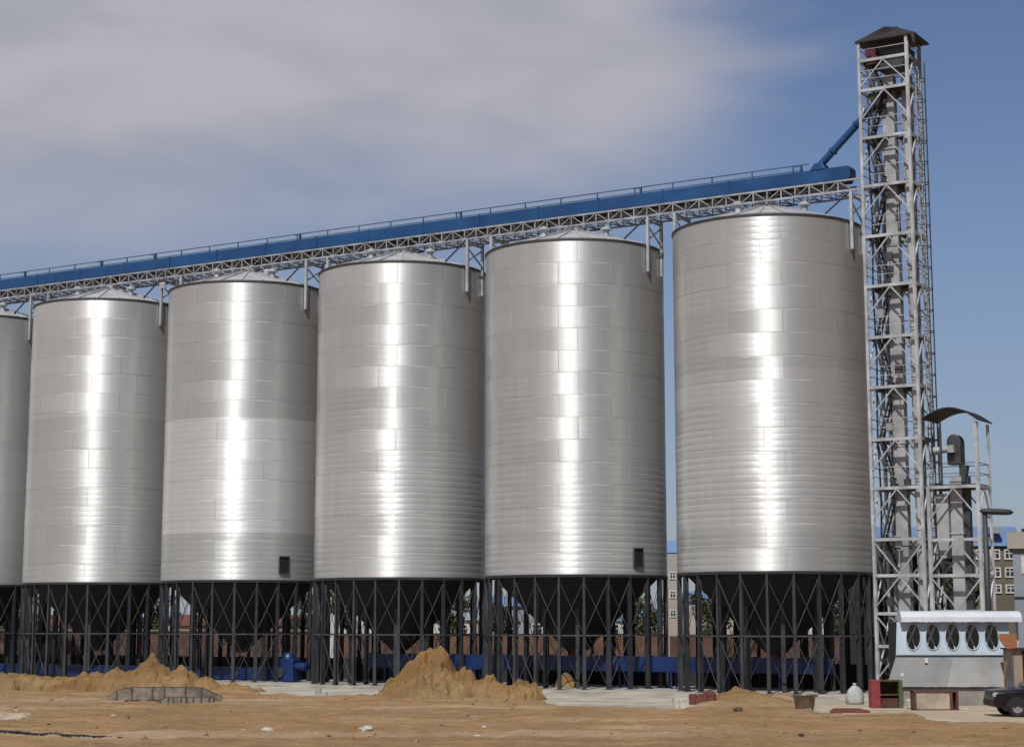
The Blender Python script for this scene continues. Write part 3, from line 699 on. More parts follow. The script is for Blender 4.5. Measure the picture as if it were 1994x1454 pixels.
for k in range(5): m.box((9.9, 0, 1.6+2.1*k), (0.72, 0.6, 0.07))
m.build('casing', GALVP, e2)
m = MB(); m.box((10.38, 0.1, 5.4), (0.26, 0.4, 10.6)); m.build('casing', DKGREY, e2)
hp = [(9.55, 11.3), (10.25, 11.3), (10.25, 12.3)] + [(9.9+0.35*cos(a), 12.4+0.4*sin(a)) for a in [pi*k/8 for k in range(9)]] + [(9.55, 12.2)]
m = MB(); m.poly([(x, -0.35, z) for x, z in hp], (0, 1, 0), 0.7); m.build('head', DKGREY, e2, bevel=0.03)
m = MB(); m.cyl((9.05, -0.5, 12.0), (9.75, -0.5, 12.05), 0.17, 16); m.cyl((8.98, -0.5, 11.99), (9.06, -0.5, 12.0), 0.21, 16); m.box((9.85, -0.5, 12.05), (0.3, 0.35, 0.36)); m.build('motor', GALVP, e2)
m = MB(); m.poly([(10.1, -0.2, 11.25), (10.5, -0.2, 11.25), (10.35, -0.2, 10.3), (10.1, -0.2, 10.3)], (0, 1, 0), 0.4); m.build('chute', DKGREY, e2)
m = MB(); m.box((9.25, -0.1, 8.7), (0.6, 0.7, 2.3)); m.poly([(8.95, -0.45, 7.55), (9.55, -0.45, 7.55), (9.38, -0.45, 6.7), (9.12, -0.45, 6.7)], (0, 1, 0), 0.7)
tag(m.build('dust_filter', PANELG2, loc=ROW0, rot=(0, 0, RZ)), 'pale grey box filter with a funnel base inside the shorter tower', 'filter')

# ------------------------------------------------------------------ street lamp
P = at(1925, 1190, 86); lp = thing('street_lamp', 'dark lamp post with a long flat oval head right of the shorter tower', 'street lamp', (P.x, 86, 0), 0)
zh = at(1925, 996, 86).z
m = MB(); m.cyl((0, 0, 0), (0, 0, zh), 0.15, 14, 0.12); m.build('pole', LAMPM, lp, smooth=True)
m = MB(); q = []
for k in range(13):
    f_ = k/12; q.append((f_, 0.17*sqrt(max(0, 1-(2*f_-1)**4))+0.012, 0.28*sqrt(max(0, 1-(2*f_-1)**4))+0.02))
n_ = 14; vs = []
for f_, h_, w_ in q:
    for i in range(n_): vs.append((-0.25+1.6*f_, w_*cos(2*pi*i/n_), zh+0.03-0.06*f_+h_*0.8*sin(2*pi*i/n_)))
fs = [(k*n_+i, k*n_+(i+1) % n_, (k+1)*n_+(i+1) % n_, (k+1)*n_+i) for k in range(12) for i in range(n_)] + [tuple(range(n_)), tuple(range(12*n_, 13*n_))]
m.add(vs, fs); m.build('lamp_head', LAMPM, lp, smooth=True)

# ------------------------------------------------------------------ loading shed at the right
SY = 81.0
def sx(px): return (px-997)/3600*SY*0.987
X0 = sx(1720); shed = thing('loading_shed', 'pale blue and grey intake shed with five oval openings under a white roof', 'shed', (X0, SY, 0))
def lx(px): return sx(px)-X0
def pz(py): return at(1840, py, SY).z
zA, zB_, zC, zD = pz(1190), pz(1211), pz(1275), pz(1336)
m = MB(); xa, xb = lx(1752), lx(1986); pr = []
n_ = 10
for k in range(n_+1):
    a = pi*k/n_; pr.append((-0.5*cos(a)+0.12, zB_+0.02+(zA-zB_)*sin(a)**0.7))
vs = [(x, y, z) for x in (xa, xb) for y, z in pr] ; q = n_+1
fs = [(k, k+1, q+k+1, q+k) for k in range(n_)] + [tuple(range(q)), tuple(range(q, 2*q)), (0, n_, q+n_, q)]
m.add(vs, fs); m.build('roof', AWNM, shed)
# panel with five ovals; the panel leans out at the foot
m = MB(); TH = 0.06
tl, tr, bl, br_ = lx(1747), lx(1963), lx(1742), lx(1966)
def pp(u, v, y=0.0):   # u,v in 0..1
    x = (bl+(br_-bl)*u)*(1-v) + (tl+(tr-tl)*u)*v
    return Vector((x, y-0.14*(1-v), zC+(zB_-zC)*v))
cells = 5; e0 = 0.06; cw = (0.93-e0)/cells; n_ = 24
def quad(p, q_, r_, s_): m.add([p, q_, r_, s_], [(0, 1, 2, 3)])
def ringpt(k):
    a = 2*pi*k/n_; c_, s__ = cos(a), sin(a); mm = max(abs(c_), abs(s__)); return c_/mm, s__/mm
ov = [(0.50, 0.40), (0.50, 0.40), (0.48, 0.42), (0.52, 0.40), (0.50, 0.40)]
for y in (0.0, TH):
    quad(pp(0, 0, y), pp(e0, 0, y), pp(e0, 1, y), pp(0, 1, y)); quad(pp(0.93, 0, y), pp(1, 0, y), pp(1, 1, y), pp(0.93, 1, y))
for ci in range(cells):
    u0 = e0+ci*cw; cu, cv = u0+cw/2, 0.56
    for k in range(n_):
        pts = []
        for kk in (k, k+1):
            a = 2*pi*kk/n_; g_ = ringpt(kk)
            ou, ovv = cu+cw*0.36*cos(a)*(1-0.06*sin(a)), cv+0.39*sin(a)
            pts.append(((ou, ovv), (cu+cw/2*g_[0], 0.5+0.5*g_[1])))
        (i0, o0), (i1, o1) = pts
        for y in (0.0, TH): quad(pp(*i0, y), pp(*o0, y), pp(*o1, y), pp(*i1, y))
        quad(pp(*i0, 0.0), pp(*i1, 0.0), pp(*i1, TH), pp(*i0, TH))
for ci in range(cells):
    u0 = e0+ci*cw; cu, cv = u0+cw/2, 0.56
    rg = [pp(cu+cw*0.375*cos(2*pi*k/n_)*(1-0.06*sin(2*pi*k/n_)), cv+0.405*sin(2*pi*k/n_), -0.02) for k in range(n_+1)]
    m.tube(rg, 0.025, 6)
m.build('oval_panel', PANELB, shed)
for ci in range(cells):   # rods crossing behind the openings
    u0 = e0+ci*cw; m = MB()
    m.beam(pp(u0+cw*0.15, 0.1, 0.5), pp(u0+cw*0.8, 0.95, 0.45), 0.07); m.beam(pp(u0+cw*0.8, 0.15, 0.6), pp(u0+cw*0.35, 0.95, 0.6), 0.06)
    m.build('inner_strut', FRAMEW, shed)
m = MB()
m.poly([(lx(1720), -0.30, zD), (lx(1836), -0.30, zD), (lx(1851), -0.16, zC-0.03), (lx(1742), -0.16, zC-0.03)], (0, 1, 0), 0.05); m.build('lower_panel', PANELG, shed)
m = MB()
m.poly([(lx(1836)+0.01, -0.302, zD), (lx(1954), -0.302, zD), (lx(1966), -0.162, zC-0.03), (lx(1851)+0.01, -0.162, zC-0.03)], (0, 1, 0), 0.05); m.build('lower_panel', PANELG2, shed)
m = MB(); m.box(((bl+br_)/2, -0.17, zC-0.015), (br_-bl, 0.07, 0.05)); m.build('trim', RIMM, shed)
m = MB(); m.box(((lx(1754)+lx(1954))/2, 0.5, (zD-0.04)/2-0.1), (lx(1954)-lx(1754), 1.3, zD+0.12)); m.build('base_wall', CONCD, shed)
m = MB(); m.box(((tl+tr)/2, 1.9, (zD+zB_)/2), (tr-tl, 0.1, zB_-zD)); m.box((tl+0.05, 1.0, (zD+zB_)/2), (0.1, 1.7, zB_-zD)); m.build('back_wall', HOLEM, shed)  # black colour carries the dark inside the shed
m = MB(); m.box((lx(1752), -0.2, zD+0.5), (0.14, 0.1, 0.16)); m.box((lx(1799), -0.245, zC-0.22), (0.14, 0.06, 0.2)); m.build('fastening', FRAMEW, shed)
for px in (1752, 1984):
    m = MB(); m.beam((lx(px), 0.3, 0), (lx(px), 0.3, zB_+0.05), 0.09); m.build('post', GALV, shed)

# rust red panel and tan kiosk beside the shed
P = at(1964, 1262, 78.5); m = MB(); w = 32/45.2
m.poly([(P.x-w/2, 78.5, P.z+0.62), (P.x+w/2, 78.5, P.z+0.62), (P.x+w/2, 78.5, P.z+0.05), (P.x+w*0.42, 78.5, P.z), (P.x-0.05, 78.5, P.z-0.02), (P.x-w*0.32, 78.5, P.z+0.16), (P.x-w/2, 78.5, P.z+0.4)], (0, 1, 0), 0.08)
rp = m.build('panel', RUSTP); rp.name = 'rust_panel'; tag(rp, 'rust red rounded sheet fixed above the tan board hut', 'panel')
kx = (1972-997)/3600*78.5*0.987
ki = thing('board_hut', 'tan board hut at the right edge behind the black car', 'hut', (kx, 78.6, 0))
zk = at(1980, 1264, 78.6).z
m = MB(); m.box((1.2, 0.8, zk/2), (2.4, 1.6, zk)); m.build('wall', WOODT, ki)
m = MB(); m.box((0.42, -0.02, zk*0.62), (0.09, 0.05, zk*0.7)); m.build('door_gap_shade', HOLEM, ki)
m = MB(); m.box((1.2, 0.75, zk+0.03), (2.6, 1.9, 0.06)); m.build('roof', TINM, ki)
m = MB(); m.poly([(-0.42, -0.05, 0.0), (-0.02, -0.05, 0.0), (-0.02, -0.05, zk-0.1), (-0.06, -0.05, zk-0.15)], (0, 1, 0), 0.08); m.build('side_sheet', TARP, ki)

# red and green cabinet, crate, sack, tub, bricks, boards
P = gr(1725, 1379); c = thing('tool_cabinet', 'open cabinet with a red left side and a green right side by the shed', 'cabinet', (P.x, P.y, 0.03))
m = MB(); m.box((-0.46, 0, 0.58), (0.38, 0.7, 1.16)); m.build('red_side', CABR, c, bevel=0.02)
m = MB(); m.box((0.58, 0, 0.58), (0.16, 0.7, 1.16)); m.build('green_side', CABG, c, bevel=0.02)
m = MB(); m.box((0.11, 0.3, 0.58), (0.76, 0.06, 1.1)); m.build('back', CABB, c)
for z in (0.05, 0.55, 1.12):
    m = MB(); m.box((0.11, 0, z), (0.76, 0.64, 0.06)); m.build('shelf', CABB, c)
m = MB(); m.box((0.11, -0.1, 0.25), (0.7, 0.45, 0.32)); m.build('drawer', RUSTM, c)
P = gr(1820, 1383); c = thing('wooden_crate', 'low cream board crate with dark red ends in front of the shed', 'crate', (P.x, P.y, 0.03))
m = MB(); m.box((-0.12, 0, 0.38), (1.36, 0.62, 0.66)); m.build('front_board', CREAM, c)
m = MB()
for x in (-0.86, 0.62, 0.86): m.box((x, -0.02, 0.38), (0.10, 0.7, 0.76))
m.box((0, 0, 0.74), (1.82, 0.68, 0.05)); m.box((0, 0, 0.025), (1.82, 0.68, 0.05)); m.build('frame', WOODR, c)
m = MB(); m.box((0.74, 0.15, 0.38), (0.13, 0.3, 0.66)); m.build('slot_shade', HOLEM, c)
P = gr(1772, 1381); m = MB(); m.box((0, 0, 0.2), (0.24, 0.3, 0.4), 0.3); tag(m.build('block', STONEW, loc=(P.x, P.y, 0.03), bevel=0.05), 'white block standing between the cabinet and the cream crate', 'block')
bpy.data.objects['block'].name = 'concrete_block'
def lump(r, seed, sq=0.7, amp=0.35, sub=2):
    bm = bmesh.new(); bmesh.ops.create_icosphere(bm, subdivisions=sub, radius=r)
    for v in bm.verts:
        k = 1 + amp*noise.noise(v.co/r*1.3+Vector((seed, seed*2.1, 0))) + amp*0.4*noise.noise(v.co/r*3.1+Vector((0, seed, seed)))
        v.co = v.co*k; v.co.z *= sq
    me = bpy.data.meshes.new('lump'); bm.to_mesh(me); bm.free(); return me
P = gr(1665, 1372); s_ = thing('sack', 'pale grey full sack with a tied top beside the silo legs', 'sack', (P.x, P.y, 0.02))
m = MB(); m.lathe([(0.0, 0.0), (0.36, 0.0), (0.40, 0.12), (0.38, 0.4), (0.30, 0.62), (0.17, 0.76), (0.07, 0.82)], 26)
m.v = [(x*(1+0.05*sin(5*atan2(y, x)+z*4)), y*(1+0.05*sin(5*atan2(y, x)+z*4)), z) for x, y, z in m.v]; m.build('body', SACKM, s_, smooth=True)
m = MB(); m.lathe([(0.07, 0.80), (0.05, 0.84), (0.10, 0.92), (0.0, 0.93)], 14); m.build('tied_neck', SACKM, s_, smooth=True)
P = gr(1567, 1385); tb = thing('metal_tub', 'dull metal tub with handles on the soil in front of the silo', 'tub', (P.x, P.y, 0.05))
m = MB(); m.lathe([(0.0, 0.02), (0.34, 0.0), (0.37, 0.05), (0.46, 0.60), (0.49, 0.62), (0.49, 0.64), (0.45, 0.63), (0.35, 0.08), (0.0, 0.05)], 28); m.build('body', TUBM, tb, smooth=True)
for sg in (-1, 1):
    m = MB(); m.tube([(sg*(0.46+0.09*sin(pi*k/6)), -0.14+0.28*k/6, 0.55+0.05*sin(pi*k/6)) for k in range(7)], 0.018); m.build('handle', DKGREY, tb)
# stack of bricks
def stack(px, py, nx_, ny_, nz_, sz, mt, name, label, cat, rz, miss=0.1):
    P = gr(px, py); m = MB(); r_ = random.Random(px)
    for k in range(nz_):
        for i in range(nx_):
            for j in range(ny_):
                if k == nz_-1 and r_.random() < 0.4: continue
                m.box(((i-(nx_-1)/2)*sz[0]*1.04+r_.uniform(-.015, .015), (j-(ny_-1)/2)*sz[1]*1.06, (k+0.5)*sz[2]*1.0), (sz[0], sz[1], sz[2]*0.97), r_.uniform(-.05, .05))
    return tag(m.build(name, mt, loc=(P.x, P.y, 0.0), rot=(0, 0, rz)), label, cat)
stack(1368, 1372, 4, 2, 5, (0.27, 0.2, 0.12), BRICKP, 'brick_stack', 'stack of red brown bricks at the foot of the silo legs', 'bricks', -0.3)
stack(1325, 1379, 3, 2, 3, (0.2, 0.2, 0.15), STONEW, 'block_stack', 'rough pale block pile left of the red brown brick stack', 'blocks', 0.1)
stack(625, 1356, 2, 1, 2, (0.28, 0.3, 0.22), CONC, 'block_stack', 'two pale concrete blocks against the slab left of the pointed heap', 'blocks', 0.0)
P = gr(1655, 1389); m = MB(); m.poly([(-0.75, 0, 0), (0.75, 0, 0), (0.82, 0, 0.07), (0.4, 0, 0.17), (-0.6, 0, 0.17), (-0.7, 0, 0.1)], (0, 1, 0), 0.5)
tag(m.build('plank', BRICKP, loc=(P.x, P.y, 0.03), rot=(0, 0, -0.08)), 'rusty red flat slab lying on the concrete before the sack', 'slab')
# weathered formwork panels
P = gr(318, 1374)
def panel(name, label, dx, dy, z0, ln, h, rz, bow, ribs):
    m = MB(); n_ = 18; vs = []
    for i in range(n_+1):
        f_ = i/n_; x = (f_-0.5)*ln; e_ = bow*sin(pi*f_); tp = min(1, 4*min(f_*1.2, 1-f_)+0.30)
        for y, z in ((-0.05, 0), (0.05, 0), (0.05, h*tp), (-0.05, h*tp)): vs.append((x, y-0.35*sin(pi*f_), z+e_))
    fs = [(i*4+a_, i*4+(a_+1) % 4, (i+1)*4+(a_+1) % 4, (i+1)*4+a_) for i in range(n_) for a_ in range(4)] + [(0, 1, 2, 3), (n_*4, n_*4+1, n_*4+2, n_*4+3)]
    m.add(vs, fs)
    o = thing(name, label, 'board', (P.x+dx, P.y+dy, z0), rz, 'pile of weathered boards'); m.build('board', WOODG, o)
    for k in range(ribs):
        f_ = 0.06+0.88*(k+0.5*rnd.random())/ribs; x = (f_-0.5)*ln; tp = min(1, 4*min(f_*1.2, 1-f_)+0.30)
        m = MB(); m.box((x, -0.08-0.35*sin(pi*f_), bow*sin(pi*f_)+h*tp/2), (0.06, 0.06, h*tp+0.03)); m.build('batten', WOODD, o)
    m = MB()
    for i in range(n_):
        f0, f1 = i/n_, (i+1)/n_; t0_, t1_ = (min(1, 4*min(f_*1.2, 1-f_)+0.30) for f_ in (f0, f1))
        m.beam(((f0-.5)*ln, -0.35*sin(pi*f0), bow*sin(pi*f0)+h*t0_), ((f1-.5)*ln, -0.35*sin(pi*f1), bow*sin(pi*f1)+h*t1_), 0.12, 0.025)
    m.build('top_strip', WOODD, o)
WOODD = mat('dark brown wood', (0.12, 0.098, 0.08), 0.9, 0.0, 0.4, 3)  # darker tone for the battens and top strips
panel('formwork_board', 'long bowed grey board with tapered ends at the back of the board pile', -0.1, 0.9, 0.20, 5.0, 0.55, 0.02, 0.04, 6)
panel('formwork_board', 'shorter grey board with many battens at the front of the board pile', 1.15, 0.1, -0.02, 2.9, 0.42, 0.05, 0.0, 9)
panel('formwork_board', 'low grey board lying hidden in the middle of the board pile', 0.1, 1.05, -0.05, 4.4, 0.4, 0.03, 0.0, 4)

# ------------------------------------------------------------------ dirt heaps
def heap(name, label, px, py, ext, bumps, seed, dy=0.0, lumpy=0.16, mt=None):
    P = gr(px, py); P.y += dy; m = MB(); st = 0.11; w, d = ext; nx_, ny_ = int(w/st), int(d/st)
    for j in range(ny_+1):
        for i in range(nx_+1):
            x, y = -w/2+w*i/nx_, -d/2+d*j/ny_; h = 0
            for bx, by, bh, rx, ry, pw in bumps:
                q = ((x-bx)/rx)**2+((y-by)/ry)**2; q = sqrt(q)
                nn = 1+0.28*noise.noise(Vector((x*0.9+seed, y*0.9, bh)))
                h = max(h, bh*max(0, 1-(q/nn))**pw)
            edge = min(1, min(w/2-abs(x), d/2-abs(y))/0.6)
            big = noise.noise(Vector((x*1.4, y*1.4, seed)))
            ter = noise.cell(Vector((x*2.6, y*2.6, seed+3)))
            n_ = lumpy*(0.9*big + 0.55*abs(noise.noise(Vector((x*3.5, y*3.5, seed+7))))*2 + 0.55*ter)
            z = h + n_*min(1, h/0.5) - 0.12 - 0.4*(1-max(0, edge))
            m.v.append((x, y, z))
    for j in range(ny_):
        for i in range(nx_):
            a = j*(nx_+1)+i; m.f.append((a, a+1, a+nx_+2, a+nx_+1))
    return tag(m.build(name, mt or HEAPM, loc=(P.x, P.y, 0.0), smooth=False, fix=False), label, 'dirt heap' if 'rubble' not in name else 'rubble', 'heaps of dirt before the silos' if 'rubble' not in name else 'pale rubble patches')
heap('dirt_heap', 'tall pointed heap of brown dirt, the biggest, in the middle', 842, 1366, (13, 8),
     [(-0.25, 0, 2.4, 2.55, 2.9, 0.95), (0.3, 0.2, 2.4, 1.05, 1.4, 0.45), (-0.5, 0.1, 2.2, 1.3, 1.6, 0.45), (-0.5, 0, 2.35, 1.6, 1.8, 0.85), (1.4, -0.2, 1.5, 1.0, 1.6, 0.5), (2.6, -0.1, 1.05, 1.9, 1.5, 0.6), (4.0, -0.1, 0.95, 1.3, 1.3, 0.6), (-1.8, -0.4, 0.8, 1.6, 1.6, 0.9)], 3.0, dy=2.0, lumpy=0.34)
heap('dirt_heap', 'wide low heap of brown dirt with several lumps on the left', 285, 1350, (14, 7),
     [(-0.2, 0, 1.75, 2.9, 2.5, 0.95), (-0.1, 0.1, 2.05, 0.9, 0.9, 0.5), (1.4, 0, 1.45, 1.2, 1.3, 0.5), (-1.9, 0, 1.30, 1.3, 1.4, 0.5), (-3.2, 0, 1.2, 1.2, 1.3, 0.45), (-4.2, -0.2, 0.7, 1.6, 1.4, 0.6), (2.7, 0, 0.85, 1.3, 1.3, 0.6), (4.2, -0.1, 0.5, 1.9, 1.4, 0.7)], 8.0, dy=2.0, lumpy=0.2)
heap('dirt_heap', 'flat ledge of brown dirt at the far left before the last silo', 40, 1347, (10, 5),
     [(-1.5, 0, 1.0, 4.0, 2.3, 0.25), (2.0, 0, 0.8, 2.2, 1.7, 0.3)], 14.0, dy=2.0, lumpy=0.12)
heap('dirt_heap', 'low smooth mound of brown dirt between the brick stack and the metal tub', 1470, 1374, (7, 5),
     [(-0.2, 0, 0.75, 2.6, 2.2, 0.8), (-0.6, 0.2, 0.85, 1.4, 1.4, 0.7)], 21.0, dy=1.6, lumpy=0.08)
heap('dirt_heap', 'small pale heap of dirt under the silo beside the thin blue legs', 1103, 1340, (3, 3), [(0, 0, 1.1, 0.8, 0.9, 0.8)], 27.0, dy=-0.5, lumpy=0.1)

# ------------------------------------------------------------------ stones and clods
protos = [lump(1, 1.3), lump(1, 4.1, 0.6), lump(1, 7.7, 0.8, 0.45)]
def stone(px, py, r, mt, label, group, kind='stone'):
    P = gr(px, py); z = ground_h(P.x, P.y)
    me = protos[rnd.randrange(3)].copy(); me.materials.append(mt)
    o = bpy.data.objects.new(kind, me); COL.objects.link(o); o.scale = (r, r*rnd.uniform(.7, 1.1), r*rnd.uniform(.7, 1.0))
    o.location = (P.x, P.y, z+r*0.3); o.rotation_euler = (0, 0, rnd.uniform(0, 6.28)); return tag(o, label, kind, group)
for px, py, r, lb in [(221, 1403, .14, 'single white stone lying on the pale ridge at the left'), (475, 1424, .16, 'small white stone beside the larger white stone'), (521, 1433, .24, 'largest white stone on the soil left of the middle'),
                      (716, 1434, .22, 'white broken stone below the left foot of the pointed heap'), (705, 1430, .15, 'small white stone touching the white broken stone'), (943, 1424, .12, 'small white stone on the foreground soil, right of the pointed heap'), (930, 1441, .16, 'white stone nearest the bottom edge of the photo'), (32, 1391, .12, 'small white stone on the pale patch at the far left'),
                      (1880, 1381, .24, 'pale flat stone at the foot of the shed wall')]:
    stone(px, py, r*0.75, STONEW, lb, 'white stones on the soil')
for px, py, r in [(1437, 1390, .2)] + [(a, b_, rnd.choice((.03,.04,.05,.05,.07,.10))) for a, b_ in [(1405, 1376), (1675, 1434), (910, 1400), (1295, 1410), (1335, 1415), (1490, 1425), (1190, 1437), (860, 1418), (805, 1405), (640, 1440), (350, 1431), (250, 1404), (565, 1412), (1040, 1433), (1130, 1404), (1560, 1440), (1250, 1400), (1780, 1430), (450, 1395), (95, 1418), (690, 1445)]]:
    stone(px, py, r, STONED, 'dark brown clod lying loose on the foreground soil', 'dark clods on the soil', 'clod')
# black tube laid as a shadow line, and pale rubble, low on the left
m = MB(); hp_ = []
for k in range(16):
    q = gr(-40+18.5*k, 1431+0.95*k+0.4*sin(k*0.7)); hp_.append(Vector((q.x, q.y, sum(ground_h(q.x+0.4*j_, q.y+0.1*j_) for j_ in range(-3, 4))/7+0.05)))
[m.cyl(a_, b_, 0.055-0.0025*i_, 8) for i_, (a_, b_) in enumerate(zip(hp_, hp_[1:]))]; tag(m.build('hose', CABLEM, smooth=True), 'black tube laid as a shadow line on the soil in the bottom left corner', 'hose')  # not a real hose: tube added as a dark shadow line
RUBM = mat_soil('pale rubble', (0.36, 0.31, 0.235), (0.28, 0.23, 0.165), (0.44, 0.40, 0.33))
heap('rubble_heap', 'low pale rubble patch at the left edge of the foreground', 15, 1404, (6, 3.4), [(-0.6, 0, 0.38, 2.0, 1.4, 0.5), (0.8, 0, 0.22, 1.6, 1.2, 0.6)], 33.0, dy=1.2, lumpy=0.2, mt=RUBM)
heap('rubble_heap', 'low grey rubble patch at the lower left of the grey boards', 150, 1358, (5, 2.2), [(0, 0, 0.22, 2.2, 1.0, 0.6)], 36.0, dy=0.6, lumpy=0.12, mt=RUBM)
m = MB()
r3 = random.Random(21)
for k in range(95):
    if k < 55: px, py = r3.uniform(0, 1990), 1352+98*r3.random()
    elif k < 80: px, py = 845+r3.gauss(40, 130), 1366+r3.uniform(-2, 14)
    else: px, py = 290+r3.gauss(0, 110), 1352+r3.uniform(0, 14)
    if py < edge_y(max(0, min(1990, px)))+3: continue
    st_ = rnd.getstate(); stone(px, py, r3.choice((.05, .06, .07, .09, .12)), STONEP, 'tan lump of dry earth lying loose on the soil', 'loose earth lumps', 'earth_lump'); rnd.setstate(st_)
m = MB()
for k in range(6500):
    px, py = rnd.uniform(-20, 2010), 1340+115*rnd.random()**0.8
    if py < edge_y(px)+2: continue
    P = gr(px, py); z = ground_h(P.x, P.y); r = rnd.uniform(.015, .055)*(1.6 if rnd.random() < .08 else 1)
    if not(noise.noise(Vector((P.x*0.3, P.y*0.3, 0))) > rnd.uniform(-.5, .4)): continue
    vs = [P+Vector((r*cos(a)*rnd.uniform(.6, 1.2), r*sin(a)*rnd.uniform(.6, 1.2), z-0.01)) for a in (0, 1.6, 3.1, 4.7)] + [P+Vector((0, 0, z+r*0.8))]
    m.add(vs, [(0, 1, 4), (1, 2, 4), (2, 3, 4), (3, 0, 4)])
o = m.build('pebbles', STONEP); o['kind'] = 'stuff'; o['label'] = 'small pebbles and crumbs strewn over the soil'; o['category'] = 'pebbles'

# ------------------------------------------------------------------ black car
P = gr(1962, 1397); car = thing('parked_car', 'black off-road car, only its bonnet and front wheel in view at the right edge', 'car', (P.x+1.85, P.y+0.8, 0.034), pi)
# local +x is the front of the car (turned to face left)
st = [(2.33, .78, .40, .93), (2.29, .84, .36, .98), (2.05, .86, .33, 1.00), (1.4, .89, .32, 1.05), (.95, .90, .32, 1.08), (0, .91, .32, 1.08), (-1.2, .91, .32, 1.08), (-1.9, .89, .36, 1.06), (-2.2, .82, .42, 1.0), (-2.28, .7, .5, .9)]
m = MB(); n_ = 0
for x, w, lo, hi in st:
    sec = [(-w*.9, lo), (w*.9, lo), (w, lo+.12), (w, hi-.14), (w*.93, hi-.03), (w*.7, hi), (-w*.7, hi), (-w*.93, hi-.03), (-w, hi-.14), (-w, lo+.12)]
    m.v += [(x, y, z) for y, z in sec]; n_ = len(sec)
for k in range(len(st)-1):
    for i in range(n_): m.f.append((k*n_+i, k*n_+(i+1) % n_, (k+1)*n_+(i+1) % n_, (k+1)*n_+i))
m.f += [tuple(range(n_)), tuple(range((len(st)-1)*n_, len(st)*n_))]
body = m.build('body', CARP, car, smooth=False, bevel=0.03)
m = MB(); sec0 = []
for x, w, hi in ((1.02, .80, 1.06), (.35, .68, 1.62), (-.2, .68, 1.68), (-1.5, .68, 1.66), (-2.05, .76, 1.05)):
    m.v += [(x, -w, hi), (x, w, hi), (x, w*1.0+.0, 1.05), (x, -w, 1.05)]
for k in range(4):
    a = k*4; m.f += [(a, a+1, a+5, a+4), (a+1, a+2, a+6, a+5), (a+3, a, a+4, a+7)]
m.f += [(0, 3, 2, 1), (16, 17, 18, 19)]
cb = m.build('cabin', CARP, car, bevel=0.04)
m = MB()
m.add([(1.0, -.72, 1.10), (1.0, .72, 1.10), (.40, .62, 1.60), (.40, -.62, 1.60)], [(0, 1, 2, 3)]); m.v = [(x+.035, y, z+.03) for x, y, z in m.v]; m.build('windscreen', GLASSD, cb)
for sg in (-1, 1):
    m = MB(); m.poly([(.75, sg*.765, 1.12), (-.25, sg*.71, 1.12), (-.25, sg*.71, 1.56), (.34, sg*.71, 1.56)], (0, sg, 0), .012); m.build('side_window', GLASSD, cb)
    m = MB(); m.poly([(-.35, sg*.71, 1.12), (-1.7, sg*.74, 1.12), (-1.45, sg*.71, 1.56), (-.35, sg*.71, 1.56)], (0, sg, 0), .012); m.build('side_window', GLASSD, cb)
    m = MB(); m.box((2.24, sg*.70, .82), (.2, .28, .17)); m.build('headlight', LAMPG, car, bevel=.04)
    m = MB(); m.box((.25, sg*.915, .72), (1.1, .02, .62)); d_ = m.build('door', CARP, car)
    m = MB(); m.box((-.15, sg*.94, .92), (.2, .03, .04)); m.build('handle', ALLOY, d_)
    m = MB(); m.box((.72, sg*.98, 1.12), (.12, .18, .14)); m.build('mirror', CARP, car, bevel=.03)
    for x in (1.48, -1.40):
        wl = bpy.data.objects.new('wheel', None); COL.objects.link(wl); wl.parent = car; wl.location = (x, sg*.80, .345)
        m = MB(); pr = [(.20, -.11), (.32, -.115), (.345, -.08), (.345, .08), (.32, .115), (.20, .11)]
        n2_ = 28
        for r_, y in pr: m.v += [(r_*cos(2*pi*i/n2_), y, r_*sin(2*pi*i/n2_)) for i in range(n2_)]
        for k in range(5):
            for i in range(n2_): m.f.append((k*n2_+i, k*n2_+(i+1) % n2_, (k+1)*n2_+(i+1) % n2_, (k+1)*n2_+i))
        m.build('tyre', RUBBER, wl)
        m = MB(); m.cyl((0, -.09, 0), (0, .09, 0), .205, 24)
        for k in range(6): a = k*pi/3; m.box((.1*cos(a), sg*.10, .1*sin(a)), (.17, .03, .05), 0, (0, -a))
        m.cyl((0, sg*.09, 0), (0, sg*.125, 0), .05, 12); m.build('rim', ALLOY, wl)
        m = MB(); q = [(x+.44*cos(pi*k/10), .345+.42*sin(pi*k/10)) for k in range(11)]
        m.poly([(a, sg*.905, b_) for a, b_ in q], (0, sg, 0), .012); m.build('wheel_arch', RUBBER, car)
m = MB(); m.box((2.31, 0, .52), (.12, 1.5, .24)); m.build('bumper', RUBBER, car, bevel=.04)
m = MB(); m.box((2.32, 0, .82), (.06, .84, .15)); m.build('grille', DKGREY, car)

